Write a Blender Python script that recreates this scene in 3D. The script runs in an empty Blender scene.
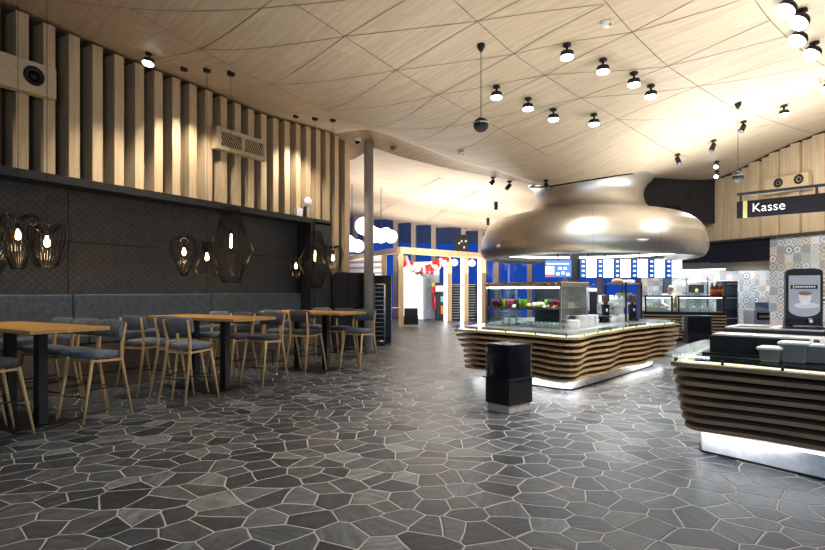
import bpy, bmesh, math, random
import numpy as np
from mathutils import Vector, Matrix
random.seed(7)
SC = bpy.context.scene
COL = SC.collection
PI = math.pi
# ------------------------------------------------------------------ camera
TH = math.atan2(738 - 412.5, 550.0)          # the camera looks 30.6 degrees left of the hall's long axis
EYE = 1.55
cam = bpy.data.cameras.new('camera')
cam.lens = 24.0; cam.sensor_width = 36.0; cam.shift_y = 15.5 / 825; cam.clip_end = 300
camo = bpy.data.objects.new('camera', cam); COL.objects.link(camo)
camo.location = (0, 0, EYE); camo.rotation_euler = (PI / 2, 0, TH)
SC.camera = camo
SC.view_settings.view_transform = 'Standard'; SC.view_settings.look = 'None'
SC.view_settings.gamma = 1.0; SC.view_settings.use_curve_mapping = False
SC.view_settings.exposure = 0.0
# ------------------------------------------------------------------ world: blue dusk
W = bpy.data.worlds.new('dusk'); SC.world = W; W.use_nodes = True
wb = W.node_tree.nodes['Background']; wb.inputs[0].default_value = (0.018, 0.085, 0.46, 1); wb.inputs[1].default_value = 0.85
# ------------------------------------------------------------------ lights
def area(name, loc, rot, sx, sy, power, col=(1, .9, .78), spread=PI):
    l = bpy.data.lights.new(name, 'AREA'); l.shape = 'RECTANGLE'; l.size = sx; l.size_y = sy
    l.energy = power; l.color = col; l.spread = spread
    o = bpy.data.objects.new(name, l); COL.objects.link(o); o.location = loc; o.rotation_euler = rot
    o['kind'] = 'helper'
    return o
def spot(name, loc, tgt, power, ang=100, col=(1, .93, .84), blend=.8, rad=.06):
    l = bpy.data.lights.new(name, 'SPOT'); l.energy = power; l.spot_size = math.radians(ang); l.spot_blend = blend
    l.color = col; l.shadow_soft_size = rad
    o = bpy.data.objects.new(name, l); COL.objects.link(o); o.location = loc
    o.rotation_euler = (Vector(tgt) - Vector(loc)).to_track_quat('-Z', 'Y').to_euler(); o['kind'] = 'helper'
    return o
UP = (PI, 0, 0)
# indirect light: kitchen and hall uplighting, and unseen fills added to brighten the ceiling
area('uplight_kitchen', (0.6, 11.2, 2.75), UP, 3.5, 2.5, 240, (.97, .97, .95))
area('fill_up_counter', (1.2, 6.8, 2.2), UP, 2.5, 2.0, 130, (1, .94, .84))  # unseen fill, added for the ceiling over the right counter
area('fill_up_middle', (-3.0, 6.2, 2.4), UP, 3.0, 2.5, 45, (1, .91, .78))  # unseen fill, added for the middle of the ceiling
area('uplight_hall', (-9.5, 17.0, 2.5), UP, 6.0, 5.0, 420, (1, .90, .78))
area('uplight_hall_far', (-13.0, 23.5, 2.4), UP, 9.0, 5.0, 480, (1, .90, .78))
area('fill_up_edge', (-6.0, 13.6, 2.6), UP, 3.5, 1.6, 110, (1, .92, .8))  # unseen fill, added to brighten the soffit strip
area('hall_downlight', (-9.5, 20.0, 4.1), (0, 0, 0), 5.0, 5.0, 200, (1, .95, .9))
area('kitchen_light', (-0.6, 19.6, 2.9), (0, 0, 0), 3.6, 1.6, 250, (.90, .96, 1))
area('hood_light', (-2.9, 12.3, 2.5), (0, 0, 0), 3.0, 3.0, 170, (.93, .97, 1))
area('daylight_entrance', (2.5, -3.6, 2.6), (math.radians(72), 0, math.radians(12)), 6.0, 2.8, 400, (.52, .72, 1))
# ------------------------------------------------------------------ survey helpers
def at(px, py, d):                            # a measured point: image direction and its distance along the view axis
    l = (px - 412.5) / 550.0 * d
    s, c = math.sin(TH), math.cos(TH)
    return Vector((-d * s + l * c, d * c + l * s, EYE - (py - 290.5) / 550.0 * d))
def at_z(px, py, z=0.0):
    return at(px, py, (EYE - z) * 550.0 / (py - 290.5))
def at_y(px, py, Y):
    t = (px - 412.5) / 550.0
    return at(px, py, Y / (math.cos(TH) + t * math.sin(TH)))
def at_x(px, py, X):
    t = (px - 412.5) / 550.0
    return at(px, py, X / (-math.sin(TH) + t * math.cos(TH)))
# ------------------------------------------------------------------ materials
class NT:
    def __init__(s, name):
        s.m = bpy.data.materials.new(name); s.m.use_nodes = True
        s.t = s.m.node_tree; s.n = s.t.nodes; s.b = s.n['Principled BSDF']; s.out = s.n['Material Output']
    def add(s, typ, **kw):
        n = s.n.new(typ)
        for k, v in kw.items(): setattr(n, k, v)
        return n
    def link(s, a, b): s.t.links.new(a, b)
    def put(s, sock, v):
        if isinstance(v, bpy.types.NodeSocket): s.link(v, sock)
        else: sock.default_value = v
    def math(s, op, a, b=0.0, c=0.0):
        n = s.add('ShaderNodeMath', operation=op)
        s.put(n.inputs[0], a); s.put(n.inputs[1], b); s.put(n.inputs[2], c)
        return n.outputs[0]
    def mix(s, f, a, b, blend='MIX'):
        n = s.add('ShaderNodeMix', data_type='RGBA', blend_type=blend)
        s.put(n.inputs[0], f); s.put(n.inputs[6], a); s.put(n.inputs[7], b)
        return n.outputs[2]
    def coord(s, kind='Object', scale=(1, 1, 1), rot=(0, 0, 0), loc=(0, 0, 0)):
        c = s.add('ShaderNodeTexCoord'); mp = s.add('ShaderNodeMapping')
        s.link(c.outputs[kind], mp.inputs[0]); mp.inputs['Scale'].default_value = scale
        mp.inputs['Rotation'].default_value = rot; mp.inputs['Location'].default_value = loc
        return mp.outputs[0]
    def noise(s, v, scale, detail=4, rough=.55):
        n = s.add('ShaderNodeTexNoise'); s.link(v, n.inputs['Vector'])
        n.inputs['Scale'].default_value = scale; n.inputs['Detail'].default_value = detail; n.inputs['Roughness'].default_value = rough
        return n.outputs['Fac']
    def ramp(s, f, stops):
        r = s.add('ShaderNodeValToRGB'); s.link(f, r.inputs[0]); e = r.color_ramp.elements
        while len(e) < len(stops): e.new(.5)
        for k, (p, c) in enumerate(stops): e[k].position = p; e[k].color = (*c, 1)
        return r.outputs[0]
    def bump(s, h, strength=.3, dist=.01):
        b = s.add('ShaderNodeBump'); b.inputs['Strength'].default_value = strength; b.inputs['Distance'].default_value = dist
        s.link(h, b.inputs['Height']); s.link(b.outputs[0], s.b.inputs['Normal'])
    def set(s, **kw):
        for k, v in kw.items(): s.put(s.b.inputs[k.replace('_', ' ')], v)
        return s.m
def c4(c): return (*c, 1)
def pm(name, col, rough=.5, metal=0.0, var=.18, scale=9.0, bump=0.0, stretch=(1, 1, 1), emit=0.0, ecol=None, spec=.5):
    t = NT(name); v = t.coord('Object', stretch); f = t.noise(v, scale)
    a = tuple(x * (1 - var) for x in col); b = tuple(min(1, x * (1 + var)) for x in col)
    t.set(Base_Color=t.ramp(f, [(.3, a), (.7, b)]), Roughness=rough, Metallic=metal)
    t.b.inputs['Specular IOR Level'].default_value = spec
    if bump: t.bump(f, bump, .01)
    if emit:
        t.b.inputs['Emission Color'].default_value = c4(ecol or col); t.b.inputs['Emission Strength'].default_value = emit
    return t.m
def glass(name, tint=(.9, .97, .96), refl=.12):
    t = NT(name); tr = t.add('ShaderNodeBsdfTransparent'); gl = t.add('ShaderNodeBsdfGlossy'); mx = t.add('ShaderNodeMixShader')
    v = t.coord(); f = t.noise(v, 3.0)
    tr.inputs[0].default_value = c4(tint); gl.inputs['Roughness'].default_value = .04
    fr = t.add('ShaderNodeFresnel'); fr.inputs[0].default_value = 1.45
    k = t.math('MULTIPLY', fr.outputs[0], t.math('ADD', t.math('MULTIPLY', f, .15), refl * 4))
    t.link(t.math('MINIMUM', k, .6), mx.inputs[0]); t.link(tr.outputs[0], mx.inputs[1]); t.link(gl.outputs[0], mx.inputs[2])
    t.link(mx.outputs[0], t.out.inputs[0]); return t.m
def wood(name, c1, c2, axis=0, scale=1.0, rough=.5):
    t = NT(name); st = [9.0, 9.0, 9.0]; st[axis] = .6
    v = t.coord('Object', tuple(x * scale for x in st)); f = t.noise(v, 2.2, 6, .6)
    f2 = t.noise(t.coord('Object', (1.3, 1.3, 1.3)), 2.0, 2)
    g = t.math('ADD', t.math('MULTIPLY', f, .75), t.math('MULTIPLY', f2, .25))
    t.set(Base_Color=t.ramp(g, [(.3, c1), (.68, c2)]), Roughness=rough); t.bump(f, .12, .004)
    return t.m
def emission(name, col, strength):
    t = NT(name); f = t.noise(t.coord(), 4.0, 2)
    t.set(Base_Color=c4(tuple(x * .06 for x in col)), Roughness=.4, Emission_Strength=strength,
          Emission_Color=t.ramp(f, [(.2, tuple(x * .96 for x in col)), (.8, col)]))
    return t.m
# ------------------------------------------------------------------ mesh helpers
class MB:
    def __init__(s): s.v = []; s.f = []; s.sm = []
    def _add(s, vs, fs, smooth=False):
        o = len(s.v); s.v += [tuple(p) for p in vs]; s.f += [tuple(i + o for i in f) for f in fs]; s.sm += [smooth] * len(fs); return s
    def box(s, c, d, rz=0.0, taper=1.0):
        x, y, z = d[0] / 2, d[1] / 2, d[2] / 2; cr, sr = math.cos(rz), math.sin(rz); vs = []
        for k, (a, b, e) in enumerate([(-x, -y, -z), (x, -y, -z), (x, y, -z), (-x, y, -z), (-x, -y, z), (x, -y, z), (x, y, z), (-x, y, z)]):
            if k < 4: a *= taper; b *= taper
            vs.append((c[0] + a * cr - b * sr, c[1] + a * sr + b * cr, c[2] + e))
        return s._add(vs, [(0, 3, 2, 1), (4, 5, 6, 7), (0, 1, 5, 4), (1, 2, 6, 5), (2, 3, 7, 6), (3, 0, 4, 7)])
    def bb(s, lo, hi):
        return s.box([(a + b) / 2 for a, b in zip(lo, hi)], [abs(b - a) for a, b in zip(lo, hi)])
    def tube(s, pts, r, n=8, cap=True, smooth=True, closed=False):
        pts = [Vector(p) for p in pts]; m = len(pts)
        rs = r if isinstance(r, (list, tuple)) else [r] * m
        vs = []; up = Vector((0, 0, 1)); prev = None
        for i, p in enumerate(pts):
            if closed: d = pts[(i + 1) % m] - pts[i - 1]
            else: d = pts[min(i + 1, m - 1)] - pts[max(i - 1, 0)]
            d.normalize()
            if prev is None:
                a = up if abs(d.z) < .9 else Vector((1, 0, 0)); x = d.cross(a).normalized()
            else:
                x = prev - d * prev.dot(d)
                if x.length < 1e-6: x = d.orthogonal()
                x.normalize()
            prev = x; y = d.cross(x)
            for k in range(n):
                a = 2 * PI * k / n + (PI / 4 if n == 4 else 0)
                vs.append(p + (x * math.cos(a) + y * math.sin(a)) * rs[i])
        fs = []
        for i in range(m if closed else m - 1):
            j = (i + 1) % m
            for k in range(n):
                l = (k + 1) % n; fs.append((i * n + k, i * n + l, j * n + l, j * n + k))
        if cap and not closed: fs += [tuple(range(n))[::-1], tuple(range((m - 1) * n, m * n))]
        return s._add(vs, fs, smooth and n > 4)
    def lathe(s, prof, c=(0, 0, 0), n=24, smooth=True, cap=True, ax=None):
        vs = []; q = Vector((0, 0, 1)).rotation_difference(Vector(ax)) if ax is not None else None
        for r, z in prof:
            for k in range(n):
                p = Vector((r * math.cos(2 * PI * k / n), r * math.sin(2 * PI * k / n), z))
                if q: p = q @ p
                vs.append(p + Vector(c))
        fs = []
        for i in range(len(prof) - 1):
            for k in range(n):
                l = (k + 1) % n; fs.append((i * n + k, i * n + l, (i + 1) * n + l, (i + 1) * n + k))
        if cap: fs += [tuple(range(n))[::-1], tuple(range((len(prof) - 1) * n, len(prof) * n))]
        return s._add(vs, fs, smooth)
    def ball(s, c, r, n=14, m=8, sq=(1, 1, 1)):
        prof = [(max(1e-4, math.sin(PI * i / m)), -math.cos(PI * i / m)) for i in range(m + 1)]
        b = MB(); b.lathe(prof, n=n, cap=False)
        return s._add([(c[0] + x * r * sq[0], c[1] + y * r * sq[1], c[2] + z * r * sq[2]) for x, y, z in b.v], b.f, True)
    def prism(s, poly, z0, z1, smooth=False):
        n = len(poly); vs = [(p[0], p[1], z0) for p in poly] + [(p[0], p[1], z1) for p in poly]
        fs = [tuple(range(n))[::-1], tuple(range(n, 2 * n))] + [(i, (i + 1) % n, n + (i + 1) % n, n + i) for i in range(n)]
        return s._add(vs, fs, smooth)
    def ring(s, outer, inner, z0, z1):
        n = len(outer); vs = [(*p[:2], z0) for p in outer] + [(*p[:2], z1) for p in outer] + [(*p[:2], z0) for p in inner] + [(*p[:2], z1) for p in inner]
        fs = []
        for i in range(n):
            j = (i + 1) % n
            fs += [(i, j, n + j, n + i), (n + i, n + j, 3 * n + j, 3 * n + i), (2 * n + j, 2 * n + i, 3 * n + i, 3 * n + j), (j, i, 2 * n + i, 2 * n + j)]
        return s._add(vs, fs)
    def grid(s, P, smooth=True):
        n, m = len(P), len(P[0]); vs = [q for row in P for q in row]
        return s._add(vs, [(i * m + j, (i + 1) * m + j, (i + 1) * m + j + 1, i * m + j + 1) for i in range(n - 1) for j in range(m - 1)], smooth)
    def quad(s, a, b, c, d): return s._add([a, b, c, d], [(0, 1, 2, 3)])
    def slab(s, a, b, c, d, th):                # a quad with thickness th along its normal
        a, b, c, d = map(Vector, (a, b, c, d)); nrm = (b - a).cross(d - a).normalized() * th
        return s._add([a, b, c, d, a - nrm, b - nrm, c - nrm, d - nrm], [(0, 1, 2, 3), (7, 6, 5, 4), (0, 4, 5, 1), (1, 5, 6, 2), (2, 6, 7, 3), (3, 7, 4, 0)])
    def build(s, name, m, parent=None, bevel=0.0, seg=2, sub=0, loc=None, rz=0.0):
        me = bpy.data.meshes.new(name); me.from_pydata([tuple(p) for p in s.v], [], s.f); me.update()
        bm = bmesh.new(); bm.from_mesh(me); bmesh.ops.recalc_face_normals(bm, faces=bm.faces); bm.to_mesh(me); bm.free()
        if len(me.polygons) == len(s.sm): me.polygons.foreach_set('use_smooth', s.sm)
        if m: me.materials.append(m)
        o = bpy.data.objects.new(name, me); COL.objects.link(o)
        if parent: o.parent = parent
        if loc is not None: o.location = loc
        o.rotation_euler.z = rz
        if bevel:
            b = o.modifiers.new('bevel', 'BEVEL'); b.width = bevel; b.segments = seg; b.limit_method = 'ANGLE'
        if sub:
            b = o.modifiers.new('sub', 'SUBSURF'); b.levels = sub; b.render_levels = sub
        return o
def thing(name, label, cat, loc=(0, 0, 0), rz=0.0, group=None):
    o = bpy.data.objects.new(name, None); COL.objects.link(o); o.location = loc; o.rotation_euler = (0, 0, rz)
    o.empty_display_size = .1; return tag(o, label, cat, group)
def tag(o, label, cat, group=None):
    o['label'] = label; o['category'] = cat
    if group: o['group'] = group
    return o
def struct(o): o['kind'] = 'structure'; return o
def dup(root, loc=None, rz=None, label=None, group=None):
    def cp(o, parent):
        c = o.copy(); COL.objects.link(c)
        if parent: c.parent = parent
        for ch in o.children: cp(ch, c)
        return c
    r = cp(root, None)
    if loc is not None: r.location = loc
    if rz is not None: r.rotation_euler.z = rz
    if label: r['label'] = label
    if group: r['group'] = group
    return r
def chaikin(p, it=2, closed=True):
    for _ in range(it):
        q = []; n = len(p)
        for i in range(n if closed else n - 1):
            a, b = p[i], p[(i + 1) % n]
            q += [tuple(a[k] * .75 + b[k] * .25 for k in range(len(a))), tuple(a[k] * .25 + b[k] * .75 for k in range(len(a)))]
        if not closed: q = [p[0]] + q + [p[-1]]
        p = q
    return p
def resample(p, n, closed=True):
    q = list(p) + ([p[0]] if closed else []); L = [0.0]
    for a, b in zip(q, q[1:]): L.append(L[-1] + math.dist(a, b))
    out = []
    for k in range(n):
        t = L[-1] * k / (n if closed else n - 1); i = 0
        while i < len(L) - 2 and L[i + 1] < t: i += 1
        u = (t - L[i]) / max(1e-9, L[i + 1] - L[i]); out.append(tuple(q[i][j] * (1 - u) + q[i + 1][j] * u for j in range(len(q[i]))))
    return out
def offset(p, d):                               # inward (d > 0) for a counter-clockwise closed outline
    n = len(p); out = []
    for i in range(n):
        ax, ay = p[i - 1][:2]; bx, by = p[(i + 1) % n][:2]; tx, ty = bx - ax, by - ay; l = math.hypot(tx, ty) or 1
        out.append((p[i][0] - ty / l * d, p[i][1] + tx / l * d))
    return out
def text_mesh(body, size, depth=.004):
    cu = bpy.data.curves.new('lettering', 'FONT'); cu.body = body; cu.size = size; cu.extrude = depth; cu.align_x = 'LEFT'; cu.align_y = 'CENTER'; cu.offset = -size * .016
    o = bpy.data.objects.new('lettering', cu); COL.objects.link(o)
    dg = bpy.context.evaluated_depsgraph_get(); me = bpy.data.meshes.new_from_object(o.evaluated_get(dg))
    bpy.data.objects.remove(o); return me
# ================================================================== palette
BLACK = pm('black_coated', (.008, .008, .009), .5, var=.2, spec=.3)
BLACKM = pm('black_metal', (.015, .015, .016), .35, .3)
DARK = pm('dark_laminate', (.016, .018, .023), .45, spec=.35)
STEEL = pm('brushed_steel', (.55, .55, .55), .28, 1.0, .08, 30, stretch=(1, 1, 12))
CHROME = pm('chrome', (.75, .75, .76), .12, 1.0, .05)
WHITE = pm('white_paint', (.8, .8, .79), .5, var=.05)
CERAMIC = pm('white_china', (.82, .83, .84), .2, var=.03)
GLASS = glass('clear_glass')
GLASSG = glass('green_edged_glass', (.80, .95, .92), .2)
OAK = wood('oak_leg', (.40, .245, .10), (.62, .41, .19), 2, 1.0)
OAKTOP = wood('oak_table', (.32, .155, .035), (.60, .345, .10), 0, .8, .45)
SLATW = wood('counter_slat_wood', (.42, .27, .135), (.62, .42, .22), 0, .7)
PALEW = wood('pale_timber', (.50, .36, .20), (.72, .55, .33), 2, .8)
LED = emission('led_white', (.9, .95, 1), 9.0)
LEDW = emission('led_warm', (1, .88, .66), 1.7)
LEDP = emission('led_plinth', (.93, .96, 1), 30.0)
# ================================================================== ceiling surface, from surveyed heights
CTRL = []
def cz(px, py, z): p = at(px, py, (z - EYE) * 550 / (290.5 - py)); CTRL.append((p.x, p.y, z)); return p
for px, py, z in [(0, 0, 5.74), (100, 45, 5.64), (211, 90, 5.6), (266, 114, 5.55), (346, 137, 5.68),
                  (188, 68, 5.2), (211, 70, 5.08), (233, 73, 4.92), (298, 115, 5.15), (316, 117, 5.03), (335, 119, 4.95),
                  (567, 44, 4.75), (634, 72, 4.62), (496, 87, 4.65), (594, 115, 4.5), (784, 105, 4.85), (715, 142, 4.5),
                  (802, 10, 4.72), (300, 0, 4.85), (604, 0, 4.75), (600, 177, 3.86), (640, 178, 4.02)]: cz(px, py, z)
E1 = [(373, 130.5, 12.8), (400, 139.5, 12.7), (442, 155, 12.4), (473, 165.3, 12.2), (502, 173, 12.0), (535, 184, 11.9), (553, 188, 11.9)]
E1P = [Vector((-10.3, 12.1, 5.75))] + [at(*e) for e in E1]
BOXL, BOXR = at(645, 178, 14.0), at(715, 179, 14.35)
BW0, BW1 = at(715, 178, 14.5), at(825, 131, 12.0)
for p in E1P + [BOXL, BOXR, BW0, at(771, 153.5, 13.15), BW1]: CTRL.append(tuple(p))
CTRL += [(-9.15, -1, 5.75), (-9.15, -4, 5.75), (0, -4, 4.8), (5, -3, 4.9), (6, 4, 5.0), (6, 11, 5.4)]
_P = np.array(CTRL); _n = len(_P)
def _phi(r2): return np.where(r2 > 1e-9, .5 * r2 * np.log(np.maximum(r2, 1e-9)), 0)
_A = np.zeros((_n + 3, _n + 3)); _D = ((_P[:, None, :2] - _P[None, :, :2]) ** 2).sum(-1)
_A[:_n, :_n] = _phi(_D) + np.eye(_n) * .004; _A[:_n, _n] = 1; _A[:_n, _n + 1:] = _P[:, :2]; _A[_n:, :_n] = _A[:_n, _n:].T
_w = np.linalg.solve(_A, np.concatenate([_P[:, 2], np.zeros(3)]))
def zc(x, y):
    r2 = (_P[:, 0] - x) ** 2 + (_P[:, 1] - y) ** 2
    return float((_w[:_n] * _phi(r2)).sum() + _w[_n] + _w[_n + 1] * x + _w[_n + 2] * y)
def ceil_hit(px, py):
    lo = 1.0; prev = None; d = 2.0
    while d < 22:
        p = at(px, py, d); g = zc(p.x, p.y) - p.z
        if g <= 0: break
        lo = d; d += .25
    hi = d
    for _ in range(25):
        m = (lo + hi) / 2; p = at(px, py, m)
        if zc(p.x, p.y) - p.z > 0: lo = m
        else: hi = m
    return at(px, py, hi)
# ------------------------------------------------------------------ floor: crazy-paved slate
t = NT('slate_paving')
v = t.coord('Object', (1, 1, 1), (0, 0, .5)); wob = t.add('ShaderNodeTexNoise'); t.link(v, wob.inputs['Vector']); wob.inputs['Scale'].default_value = 1.3
vv = t.add('ShaderNodeVectorMath', operation='ADD'); sc = t.add('ShaderNodeVectorMath', operation='SCALE'); t.link(wob.outputs['Color'], sc.inputs[0]); sc.inputs[3].default_value = .12
t.link(v, vv.inputs[0]); t.link(sc.outputs[0], vv.inputs[1])
def vor(feat):
    n = t.add('ShaderNodeTexVoronoi', voronoi_dimensions='2D', feature=feat); t.link(vv.outputs[0], n.inputs['Vector'])
    n.inputs['Scale'].default_value = 3.9; n.inputs['Randomness'].default_value = .93; return n
e = vor('DISTANCE_TO_EDGE'); f1 = vor('F1')
wn = t.math('MULTIPLY', t.noise(v, 14, 3), .022)
g = t.math('LESS_THAN', t.math('ADD', e.outputs['Distance'], t.math('MULTIPLY', wn, -1)), t.math('ADD', .0035, t.math('MULTIPLY', t.noise(v, 1.1, 2), .0135)))
sep = t.add('ShaderNodeSeparateColor'); t.link(f1.outputs['Color'], sep.inputs[0])
stone = t.ramp(sep.outputs[0], [(0, (.010, .013, .018)), (.35, (.020, .025, .034)), (.65, (.040, .042, .046)), (.85, (.030, .038, .045)), (1, (.085, .09, .094))])
rot = t.add('ShaderNodeVectorRotate', rotation_type='Z_AXIS'); t.link(v, rot.inputs['Vector']); t.link(t.math('MULTIPLY', sep.outputs[1], 6.28), rot.inputs['Angle'])
mp = t.add('ShaderNodeMapping'); mp.inputs['Scale'].default_value = (1.2, 5, 1); t.link(rot.outputs[0], mp.inputs[0])
vein = t.noise(mp.outputs[0], 3.5, 8, .68)
stone = t.mix(t.ramp(vein, [(.40, (0, 0, 0)), (.66, (.95, .95, .95))]), stone, t.mix(1.0, stone, (2.6, 2.6, 2.5, 1), 'MULTIPLY'))
col = t.mix(g, stone, (.42, .40, .36, 1))
t.set(Base_Color=col, Roughness=t.math('ADD', .27, t.math('ADD', t.math('MULTIPLY', vein, .22), t.math('MULTIPLY', g, .3))))
h = t.math('ADD', t.math('MULTIPLY', vein, .5), t.math('ADD', t.math('MULTIPLY', t.math('MINIMUM', e.outputs['Distance'], .05), 14.0), t.math('MULTIPLY', sep.outputs[2], .25)))
t.bump(h, .8, .016); t.b.inputs['Specular IOR Level'].default_value = .3
FLOOR = t.m
o = MB().bb((-24, -4, -.1), (9, 30, 0)).build('floor', FLOOR); struct(o)
# ------------------------------------------------------------------ near ceiling sheet
pB = ceil_hit(345, 36) - ceil_hit(270, 84); ANG = math.atan2(pB.y, pB.x)
def ceil_mat(name, ang, c1, c2):
    t = NT(name); v = t.coord('Object', (1, 1, 0), (0, 0, -ang))
    br = t.add('ShaderNodeTexBrick'); t.link(v, br.inputs['Vector']); br.offset = .37; br.offset_frequency = 3
    for k, x in (('Scale', 1.0), ('Mortar Size', 0.0), ('Brick Width', .8), ('Row Height', .042), ('Bias', 0.0)): br.inputs[k].default_value = x
    br.inputs['Color1'].default_value = (0, 0, 0, 1); br.inputs['Color2'].default_value = (1, 1, 1, 1)
    st = t.add('ShaderNodeMapping'); st.inputs['Scale'].default_value = (.5, 9, 1); t.link(v, st.inputs[0])
    n = t.noise(st.outputs[0], 2.5, 5); big = t.noise(v, .7, 2)
    s = t.add('ShaderNodeSeparateColor'); t.link(br.outputs['Color'], s.inputs[0])
    g = t.math('ADD', t.math('ADD', t.math('MULTIPLY', s.outputs[0], .34), t.math('MULTIPLY', n, .5)), t.math('MULTIPLY', big, .16))
    t.set(Base_Color=t.ramp(g, [(.15, c1), (.8, c2)]), Roughness=.55); return t.m
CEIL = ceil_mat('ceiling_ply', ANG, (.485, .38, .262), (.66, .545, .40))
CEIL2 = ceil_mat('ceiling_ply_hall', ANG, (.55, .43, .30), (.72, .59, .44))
bwdir = (BW1 - BW0); bwdir.z = 0; bwdir.normalize()
BWE = BW1 + bwdir * 6
far = [(p.x, p.y) for p in E1P] + [(-2.0, 13.2), (BOXL.x, BOXL.y + .3), (BOXR.x, BOXR.y + .25), (BW1.x, BW1.y + .15), (BWE.x, BWE.y + .15)]
farR = resample(far, 110, False); farR[0] = far[0]
for e in far:                                    # keep the true corners
    i = min(range(len(farR)), key=lambda k: math.dist(farR[k], e)); farR[i] = e
rows = []
for k, (fx, fy) in enumerate(farR):
    u = k / (len(farR) - 1); nx, ny = -9.6 + u * 17.0, -4.0; rows.append([])
    nx = -10.3 + u * 17.7
    for j in range(61):
        w = j / 60; x, y = nx * (1 - w) + fx * w, ny * (1 - w) + fy * w
        rows[-1].append((x, y, zc(x, y)))
mb = MB().grid(rows); o = mb.build('ceiling', CEIL); struct(o)
sm = o.modifiers.new('solid', 'SOLIDIFY'); sm.thickness = .06; sm.offset = 1 if True else -1
# panel seams: thin shadow gaps between the ceiling panels
SEAM = pm('seam_shadow_gap', (.17, .115, .065), .9)
seams = [[(130, 8), (200, 49), (270, 84), (327, 110), (370, 127)], [(289, 0), (345, 36), (396, 70), (437, 95), (498, 129), (548, 156)],
         [(454, 0), (477, 21), (513, 54), (545, 75), (580, 98), (618, 119), (654, 140), (690, 157)],
         [(604, 0), (617, 15), (632, 32), (649, 49), (668, 66), (698, 86), (737, 109), (780, 124), (825, 136)], [(755, 0), (770, 20), (786, 36), (805, 53), (825, 66)],
         [(272, 0), (200, 49)], [(405, 0), (345, 36), (270, 84)], [(520, 0), (478, 21), (396, 70), (327, 110)], [(604, 5), (513, 54), (437, 95), (375, 127)],
         [(694, 0), (632, 32), (545, 75), (466, 113), (413, 140)], [(770, 20), (668, 66), (580, 98), (498, 129), (446, 152)], [(805, 53), (698, 86), (617, 119), (534, 150)],
         [(604, 4), (477, 21), (345, 36), (200, 49)], [(741, 0), (632, 32), (513, 54), (396, 70), (270, 84)], [(786, 36), (668, 66), (545, 75), (437, 95), (327, 110)],
         [(825, 64), (698, 86), (580, 98), (498, 116), (375, 127)], [(825, 92), (737, 109), (617, 119)], [(825, 112), (780, 124), (654, 140)], [(130, 60), (200, 49)], [(60, 0), (130, 8), (345, 0)]]
mb = MB()
for s in seams:
    P = [ceil_hit(*q) for q in s]; Q = []
    if len(P) > 3 and seams.index(s) < 5: P = [Vector(q) for q in chaikin([tuple(p) for p in P], 1, False)]
    for a, b in zip(P, P[1:]): Q += [a.lerp(b, k / 6) for k in range(6)]
    Q.append(P[-1]); L, R = [], []
    for i, p in enumerate(Q):
        d = (Q[min(i + 1, len(Q) - 1)] - Q[max(i - 1, 0)]); n = Vector((-d.y, d.x, 0)).normalized() * .005
        L.append((p.x + n.x, p.y + n.y, zc(p.x + n.x, p.y + n.y) - .004)); R.append((p.x - n.x, p.y - n.y, zc(p.x - n.x, p.y - n.y) - .004))
    mb.grid([L, R], False)
o = mb.build('trim_1', SEAM); struct(o)
# soffit strip behind the edge, and the hall's own ceiling
E2 = [(-10.6, 12.7, 5.3), (-9.3, 12.5, 5.25)] + [tuple(at(*e)) for e in [(373, 147.5, 13.6), (401, 157, 13.4), (452, 169.5, 13.0), (485, 175.6, 12.7), (520, 181.5, 12.4)]] + [tuple(at(553, 188.6, 12.2))]
Wl = [tuple(at(*e)) for e in [(255, 199, 36.2), (300, 206, 34.8), (347, 214, 33.3), (394, 220.5, 32.0), (436, 225.5, 30.8), (481, 229, 29.6), (560, 236, 27.9), (640, 243, 26.3)]]
a, b, c = [(p[0], p[1], zc(p[0], p[1])) for p in resample([tuple(p) for p in E1P], 50, False)], resample(E2, 50, False), resample(Wl, 50, False)
mid = [tuple(.5 * (p[i] + q[i]) + (0, 0, .06)[i] for i in range(3)) for p, q in zip(a, b)]
o = MB().grid([a, mid, b]).build('trim_2', CEIL2); struct(o)
rows = [b]
for k in range(1, 13):
    u = k / 12; rows.append([tuple(p[i] * (1 - u) + q[i] * u for i in range(3)) for p, q in zip(b, c)])
rows.append([tuple(x + y for x, y in zip(p, (0, 1.5, .05))) for p in c])
o = MB().grid(rows).build('ceiling_hall', CEIL2); struct(o)
mb = MB()
def hall_hit(px, py):                            # where a sight line meets the hall ceiling (bilinear patch search)
    best = None
    for k in range(0, 241):
        u = k / 240
        for p, q in zip(b, c):
            r = Vector([p[i] * (1 - u) + q[i] * u for i in range(3)])
            d = -r.x * math.sin(TH) + r.y * math.cos(TH); l = r.x * math.cos(TH) + r.y * math.sin(TH)
            e = (412.5 + 550 * l / d - px) ** 2 + (290.5 - (r.z - EYE) / d * 550 - py) ** 2
            if best is None or e < best[0]: best = (e, r)
    return best[1]
for s in [[(374, 176), (420, 184), (480, 196)], [(374, 152), (440, 178), (500, 205)], [(374, 196), (430, 205), (480, 216)], [(440, 178), (376, 214)], [(480, 190), (430, 220)]]:
    P = [hall_hit(*q) for q in s]
    for p, q in zip(P, P[1:]):
        n = Vector((-(q - p).y, (q - p).x, 0)).normalized() * .012; dz = Vector((0, 0, -.012)); mb.quad(p - n + dz, q - n + dz, q + n + dz, p + n + dz)
o = mb.build('trim_3', pm('hall_seam', (.30, .2, .11), .9)); struct(o)
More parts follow.
